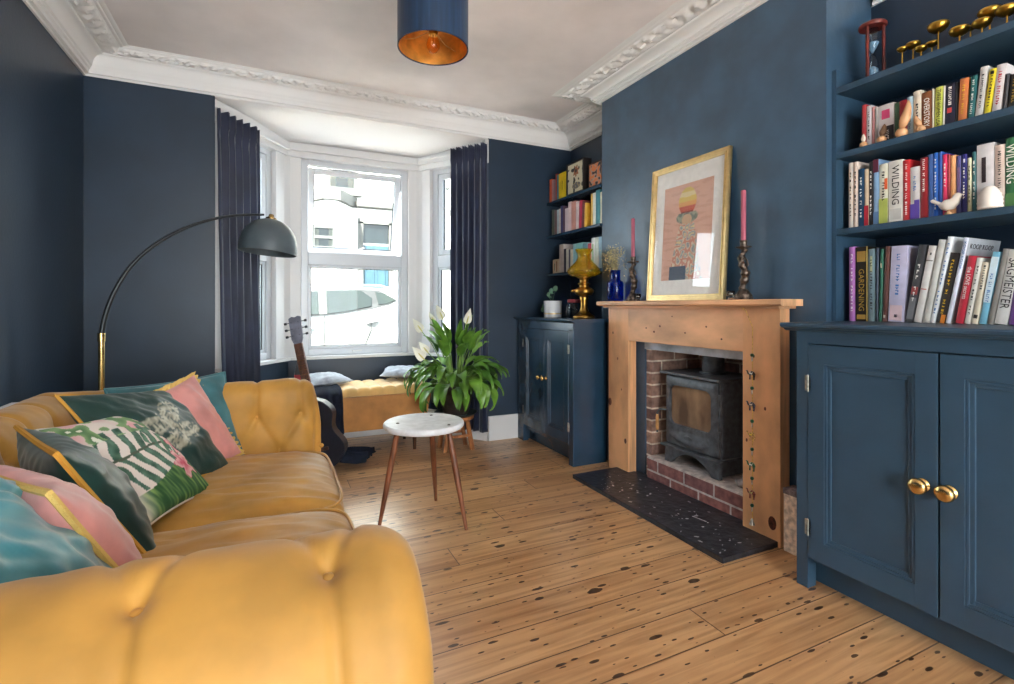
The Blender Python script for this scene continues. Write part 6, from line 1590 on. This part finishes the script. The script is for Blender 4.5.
tag(bh, 'white ribbed ceramic beehive ornament in front of the thick grey book', 'ornament')

# ================================================================== THE STREET
SG = -0.30
asph = M('asphalt', (84, 84, 86), .9, var=(3, .1), bump=(60, .3)); pave = M('paving', (176, 172, 166), .85, var=(2, .06))
bm = newbm(); box(bm, -25, 30, 5.1, 40, SG - .1, SG); o = struct('street', bm, asph)
bm = newbm(); box(bm, -25, 30, 4.76, 6.7, SG - .02, SG + .06); struct('pavement', bm, pave)
HY = 15.0
ren = M('white_render', (206, 204, 198), .85, var=(1.2, .03)); ren2 = M('grey_stone_band', (70, 69, 66), .85, var=(3, .06)); dark_gl = M('dark_window_pane', (18, 22, 23), .12, var=(1.4, .3)); netc = M('net_curtain', (24, 28, 26), .8, var=(5, .2), stretch=(6, 1, .3)); door_blue = M('pale_blue_door', (28, 52, 62), .5, var=(4, .08)); frame_w = M('painted_sash', (62, 62, 60), .6, var=(4, .04))
def hz(px, py, Y=HY):
    a = (px - CXP) / F_PX; t = Y / (_c - a * _s); return ((_s + a * _c) * t, CAM_H + (HORIZON - py) / F_PX * t)
def terrace(name, label, x0, x1, wall_m, wins, door, bay, front=HY, group='terraced houses across the street'):
    t = thing(name, label, 'house', ((x0 + x1) / 2, front, SG), 0, group)
    bm = newbm(); box(bm, x0, x1, front, front + 6, SG, 9.2); part('wall', bm, wall_m, t)
    bm = newbm(); box(bm, x0, x1, front - .10, front, 3.95, 4.12); box(bm, x0, x1, front - .25, front, 8.6, 9.0); part('string_course', bm, ren2, t)
    for (a, b, z0, z1, yy) in wins:
        bm = newbm(); w = .09
        for q in ((a, a + w, z0, z1), (b - w, b, z0, z1), (a + w, b - w, z0, z0 + w), (a + w, b - w, z1 - w, z1), (a + w, b - w, (z0 + z1) / 2 - .04, (z0 + z1) / 2 + .04)): box(bm, q[0], q[1], yy - .04, yy + .02, q[2], q[3])
        f_ = part('window', bm, frame_w, t)
        bm = newbm(); box(bm, a + w, b - w, yy - .012, yy - .004, z0 + w, z1 - w); part('pane', bm, dark_gl, f_)
        bm = newbm(); k = (b - a) * .30
        for q in ((a + w, a + k), (b - k, b - w)): box(bm, q[0], q[1], yy - .02, yy - .014, z0 + w, z1 - w)
        part('net_curtain', bm, netc, f_)
        bm = newbm(); box(bm, a - .12, b + .12, yy - .18, yy, z0 - .16, z0 - .02, .02); part('window_sill', bm, ren2, t)
    if door:
        a, b, z0, z1 = door
        bm = newbm(); box(bm, a, b, front - .05, front - .01, z0, z1 - .62); dd_ = part('front_door', bm, door_blue, t)
        bm = newbm()
        for (p, q, r, s_) in ((.12, .44, .1, .42), (.56, .88, .1, .42), (.12, .44, .52, .9), (.56, .88, .52, .9)): box(bm, a + (b - a) * p, a + (b - a) * q, front - .065, front - .05, z0 + (z1 - .62 - z0) * r, z0 + (z1 - .62 - z0) * s_, .01)
        part('door_panel', bm, door_blue, dd_)
        bm = newbm(); box(bm, a, b, front - .04, front - .01, z1 - .55, z1); part('fanlight', bm, dark_gl, t)
        bm = newbm(); box(bm, a - .14, a - .01, front - .12, front, z0, z1 + .05); box(bm, b + .01, b + .14, front - .12, front, z0, z1 + .05); box(bm, a - .2, b + .2, front - .3, front, z1 + .45, z1 + .62, .02); box(bm, a - .14, b + .14, front - .12, front, z1, z1 + .16); part('door_case', bm, ren2, t)
        bm = newbm(); box(bm, a - .2, b + .2, front - .9, front, SG, z0 - .17); box(bm, a - .2, b + .2, front - .5, front, z0 - .17, z0); part('doorstep', bm, ren2, t)
    if bay:
        a, b, z1 = bay
        bm = newbm(); prism(bm, [(a, front), (a + .5, front - .8), (b - .5, front - .8), (b, front)], lambda x, y: (x, y, SG), lambda x, y: (x, y, z1)); part('bay', bm, wall_m, t)
        bm = newbm(); prism(bm, [(a - .15, front), (a + .42, front - .95), (b - .42, front - .95), (b + .15, front)], lambda x, y: (x, y, z1), lambda x, y: (x, y, z1 + .28)); part('bay_roof', bm, ren2, t)
        bm = newbm(); prism(bm, [(a - .08, front), (a + .45, front - .88), (b - .45, front - .88), (b + .08, front)], lambda x, y: (x, y, .95), lambda x, y: (x, y, 1.15)); part('bay_sill', bm, ren2, t)
    return t
def wz(px0, px1, py0, py1, Y): 
    a, z1 = hz(px0, py0, Y); b, z0 = hz(px1, py1, Y); return (a, b, z0, z1)
w1 = wz(327, 357, 168, 192, HY); w2 = wz(300, 311, 150, 192, HY); wb = wz(311, 336, 224, 250, HY - .8); dr_ = wz(363, 388, 224, 292, HY)
x_r = hz(398, 200)[0]; x_l = hz(296, 200)[0]
terrace('terraced_house', 'white rendered terraced house with pale blue front door across the street', 0.45, 5.2, ren,
        [(w1[0], w1[1], w1[2], w1[2] + 1.75, HY), (wb[0], wb[1], wb[2], wb[3], HY - .8), (4.0, 4.9, 4.9, 6.6, HY)], (dr_[0], dr_[1], .30, dr_[3]), (hz(303, 250)[0], hz(352, 250)[0], 3.95))
terrace('terraced_house', 'white terraced house seen through the plant side bay pane', 5.22, 10.4, ren, [(6.0, 6.9, 4.8, 6.6, HY), (6.3, 7.6, 1.2, 3.2, HY - .8), (8.6, 9.5, 4.8, 6.6, HY)], (8.7, 9.6, .3, 3.2), (5.9, 8.1, 3.95))
terrace('terraced_house', 'white terraced house seen through the lamp side bay pane', -4.8, 0.43, ren, [(-.75, .1, w1[2], w1[2] + 1.75, HY), (-3.6, -2.7, 4.8, 6.6, HY), (-3.6, -2.3, 1.2, 3.2, HY - .8)], (-.85, .05, .3, 3.2), (-4.1, -1.9, 3.95))

# parked car
car = thing('parked_car', 'white estate car parked outside the bay window', 'car', (0.5, 9.35, SG))
white_car = M('white_car_paint', (104, 103, 100), .25, coat=.6, var=(2, .01)); car_glass = M('car_glass', (16, 20, 19), .08, var=(1.2, .35), alt=(22, 28, 21)); blackp = M('black_car_trim', (10, 10, 11), .5, var=(30, .1)); tyre = M('tyre_rubber', (34, 34, 36), .85, var=(40, .1))
CY = 8.5; CW = .89
def cz(py, px=350): return hz(px, py, CY)[1]
zr = cz(287.5); zw = cz(311); zwr = cz(303)
st_x = [-1.9, -1.75, -1.2, -.55, -.2, .35, 1.1, 1.75, 2.15, 2.42, 2.52]
hoodz = [.50, .62, .86, .98, zw - .02, zw, zw + .01, zw + .05, zw + .08, zw + .06, .75]
roofz = [.52, .64, .88, 1.0, zw + .2, zr - .02, zr, zr - .02, zr - .10, zr - .32, .8]
roofw = [.6, .6, .6, .6, .62, .66, .67, .66, .64, .62, .6]
bm = newbm(); rings = []
for x, zh, zt, rw in zip(st_x, hoodz, roofz, roofw):
    k = 1.0 if -1.7 < x < 2.35 else .86
    ring = []
    for (w, z) in ((-CW * .93 * k, SG + .22), (-CW * k, SG + .45), (-CW * 1.0 * k, .45), (-CW * .97 * k, zh), (-rw, zt), (-rw * .7, zt + .035 * (zt > 1)), (rw * .7, zt + .035 * (zt > 1)), (rw, zt), (CW * .97 * k, zh), (CW * k, .45), (CW * k, SG + .45), (CW * .93 * k, SG + .22)):
        ring.append(bm.verts.new((x, CY + CW + w, z)))
    rings.append(ring)
for a, b in zip(rings, rings[1:]):
    for i in range(12): bm.faces.new((a[i], a[(i + 1) % 12], b[(i + 1) % 12], b[i]))
bm.faces.new(rings[0]); bm.faces.new(rings[-1][::-1])
bmesh.ops.subdivide_edges(bm, edges=bm.edges[:], cuts=1, use_grid_fill=True, smooth=0.0)
body = part('body', bm, white_car, car, smooth='all')
def side_pt(px, py, off=.012):     # a point on the car's near flank
    x, z = hz(px, py, CY + .08); f = max(0, min(1, (z - zw) / max(.05, (zr - zw))))
    return Vector((x, CY + CW - (CW * .97 * (1 - f) + .665 * f) - off, z))
def flank(name, pts, mat, parent, off=.012):
    bm = newbm(); a = [bm.verts.new(side_pt(px, py, off)) for px, py in pts]; b = [bm.verts.new(side_pt(px, py, -.03)) for px, py in pts]
    bm.faces.new(a); bm.faces.new(b[::-1]); n = len(a)
    for i in range(n): bm.faces.new((a[i], b[i], b[(i + 1) % n], a[(i + 1) % n]))
    return part(name, bm, mat, parent)
flank('window_trim', [(284, 316.5), (290, 297), (300, 290.8), (345, 288.8), (380, 290), (392, 297), (397, 300), (388, 305), (372, 308.5), (330, 314.5), (300, 316.2)], blackp, car, .030)
flank('window', [(287, 315), (293, 297), (300, 292.4), (318, 291.2), (318, 313.8), (300, 314.8)], car_glass, car, .042)
flank('window', [(327, 290.6), (362, 290.4), (372, 298), (371, 306), (345, 311), (327, 313.2)], car_glass, car, .042)
flank('window', [(376, 291.4), (386, 294), (395, 300), (387, 303.5), (378, 304.5)], car_glass, car, .042)
flank('door_pillar', [(319, 291), (326, 290.7), (326, 313.4), (319, 314.2)], M('pale_pillar', (64, 63, 58), .5, var=(6, .05)), car, .044)
for px in (324, 372):
    bm = newbm(); tube(bm, [side_pt(px, 316 if px < 350 else 306.5, .014), side_pt(px + (0 if px < 350 else -2), 330, .03), side_pt(px + (0 if px < 350 else -8), 345, .03)], .006, 5); part('door_seam', bm, blackp, car)
for px, py in ((308, 329), (371, 322)):
    bm = newbm(); tube(bm, [side_pt(px - 6, py + 1, .03), side_pt(px, py - .6, .055), side_pt(px + 6, py - 1.5, .03)], [.018, .026, .014], 8); part('door_handle', bm, chrome, car, smooth=True)
def wheel(x):
    w_ = thing
    bm = newbm(); lathe(bm, [(.17, -.10), (.30, -.11), (.335, -.08), (.335, .08), (.30, .11), (.17, .10)], (x, CY + .07, SG + .337), 36, axis='y'); wo = part('wheel', bm, tyre, car, smooth=True)
    bm = newbm(); lathe(bm, [(0, .02), (.19, .02), (.20, -.02), (.19, -.10), (.175, -.105)], (x, CY + .07, SG + .337), 24, axis='y')
    for k in range(5):
        a = 2 * PI * k / 5; obox(bm, (x - .02 * math.sin(a), CY - .045, SG + .337 - .02 * math.cos(a)), (.18 * math.cos(a), 0, -.18 * math.sin(a)), (.04 * math.sin(a), 0, .04 * math.cos(a)), (0, .02, 0))
    part('hub', bm, M('alloy_wheel', (170, 172, 174), .35, .7, var=(10, .05)), wo)
    bm = newbm(); pts = [(x + .40 * math.cos(R(a)), CY - .012, SG + .337 + .40 * math.sin(R(a))) for a in range(-15, 200, 12)]; tube(bm, pts, .03, 6)
    n = 24; V = [bm.verts.new((x + .395 * math.cos(R(-12 + 204 * k / n)), CY - .006, SG + .337 + .395 * math.sin(R(-12 + 204 * k / n)))) for k in range(n + 1)]; V2 = [bm.verts.new((v.co.x, CY + .05, v.co.z)) for v in V]
    bm.faces.new(V); bm.faces.new(V2[::-1])
    for i in range(n): bm.faces.new((V[i], V2[i], V2[i + 1], V[i + 1]))
    part('wheel_arch', bm, blackp, car)
for x in (1.88, -.95): wheel(x)
bm = newbm(); tube(bm, [(.35, CY + .30, zr + .03), (.8, CY + .28, zr + .06), (1.7, CY + .28, zr + .05), (2.1, CY + .31, zr - .06)], .018, 6); part('roof_rail', bm, chrome, car, smooth=True)
for s_ in (-1, 1):
    bm = newbm(); box(bm, 2.46, 2.54, CY + CW + s_ * .70 - .14, CY + CW + s_ * .70 + .14, .62, .84, .02); part('tail_light', bm, M('red_lens', (150, 26, 30), .2, var=(10, .1)), car)
    bm = newbm(); box(bm, -1.88, -1.72, CY + CW + s_ * .62 - .16, CY + CW + s_ * .62 + .16, .42, .56, .02); part('headlight', bm, M('headlight_lens', (206, 210, 214), .1, var=(10, .05)), car)

# ================================================================== LIGHT
w = bpy.data.worlds.new('sky'); scene.world = w; w.use_nodes = True
nt = w.node_tree; N = nt.nodes; L = nt.links
bg = N['Background']; bg.inputs['Color'].default_value = (0.86, 0.93, 1.0, 1); bg.inputs['Strength'].default_value = 5.0
def area(name, loc, rot, sx, sy, power, col=(1, 1, 1), portal=False):
    l = bpy.data.lights.new(name, 'AREA'); l.shape = 'RECTANGLE'; l.size = sx; l.size_y = sy; l.energy = power; l.color = col
    if portal: l.cycles.is_portal = True
    o = bpy.data.objects.new(name, l); COL.link(o); o.location = loc; o.rotation_euler = rot; return o
# sky portals at the openings
area('bay_portal', ((BX0 + BX1) / 2, BYF + 0.17, 1.5), (R(-90), 0, 0), 1.0, 1.7, 1, portal=True)
# area light added in the rear window to fill the camera end
area('rear_window_fill', ((RW0 + RW1) / 2, YB - 0.02, (RWZ0 + RWZ1) / 2), (R(90), 0, 0), RW1 - RW0 - .1, RWZ1 - RWZ0 - .1, 40, (1.0, 0.97, 0.93))
sun = bpy.data.lights.new('sun', 'SUN'); sun.energy = 40.0; sun.angle = R(0.6); sun.color = (1.0, 0.95, 0.86)
so = bpy.data.objects.new('sun', sun); COL.link(so); so.rotation_euler = Vector((0.45, 0.5, -0.74)).to_track_quat('-Z', 'Y').to_euler()
vs = scene.view_settings; vs.view_transform = 'Standard'; vs.look = 'None'; vs.exposure = 1.1; vs.gamma = 1.0; vs.use_curve_mapping = False
scene.cycles.max_bounces = 10; scene.cycles.diffuse_bounces = 5; scene.cycles.transparent_max_bounces = 16; scene.cycles.sample_clamp_indirect = 8
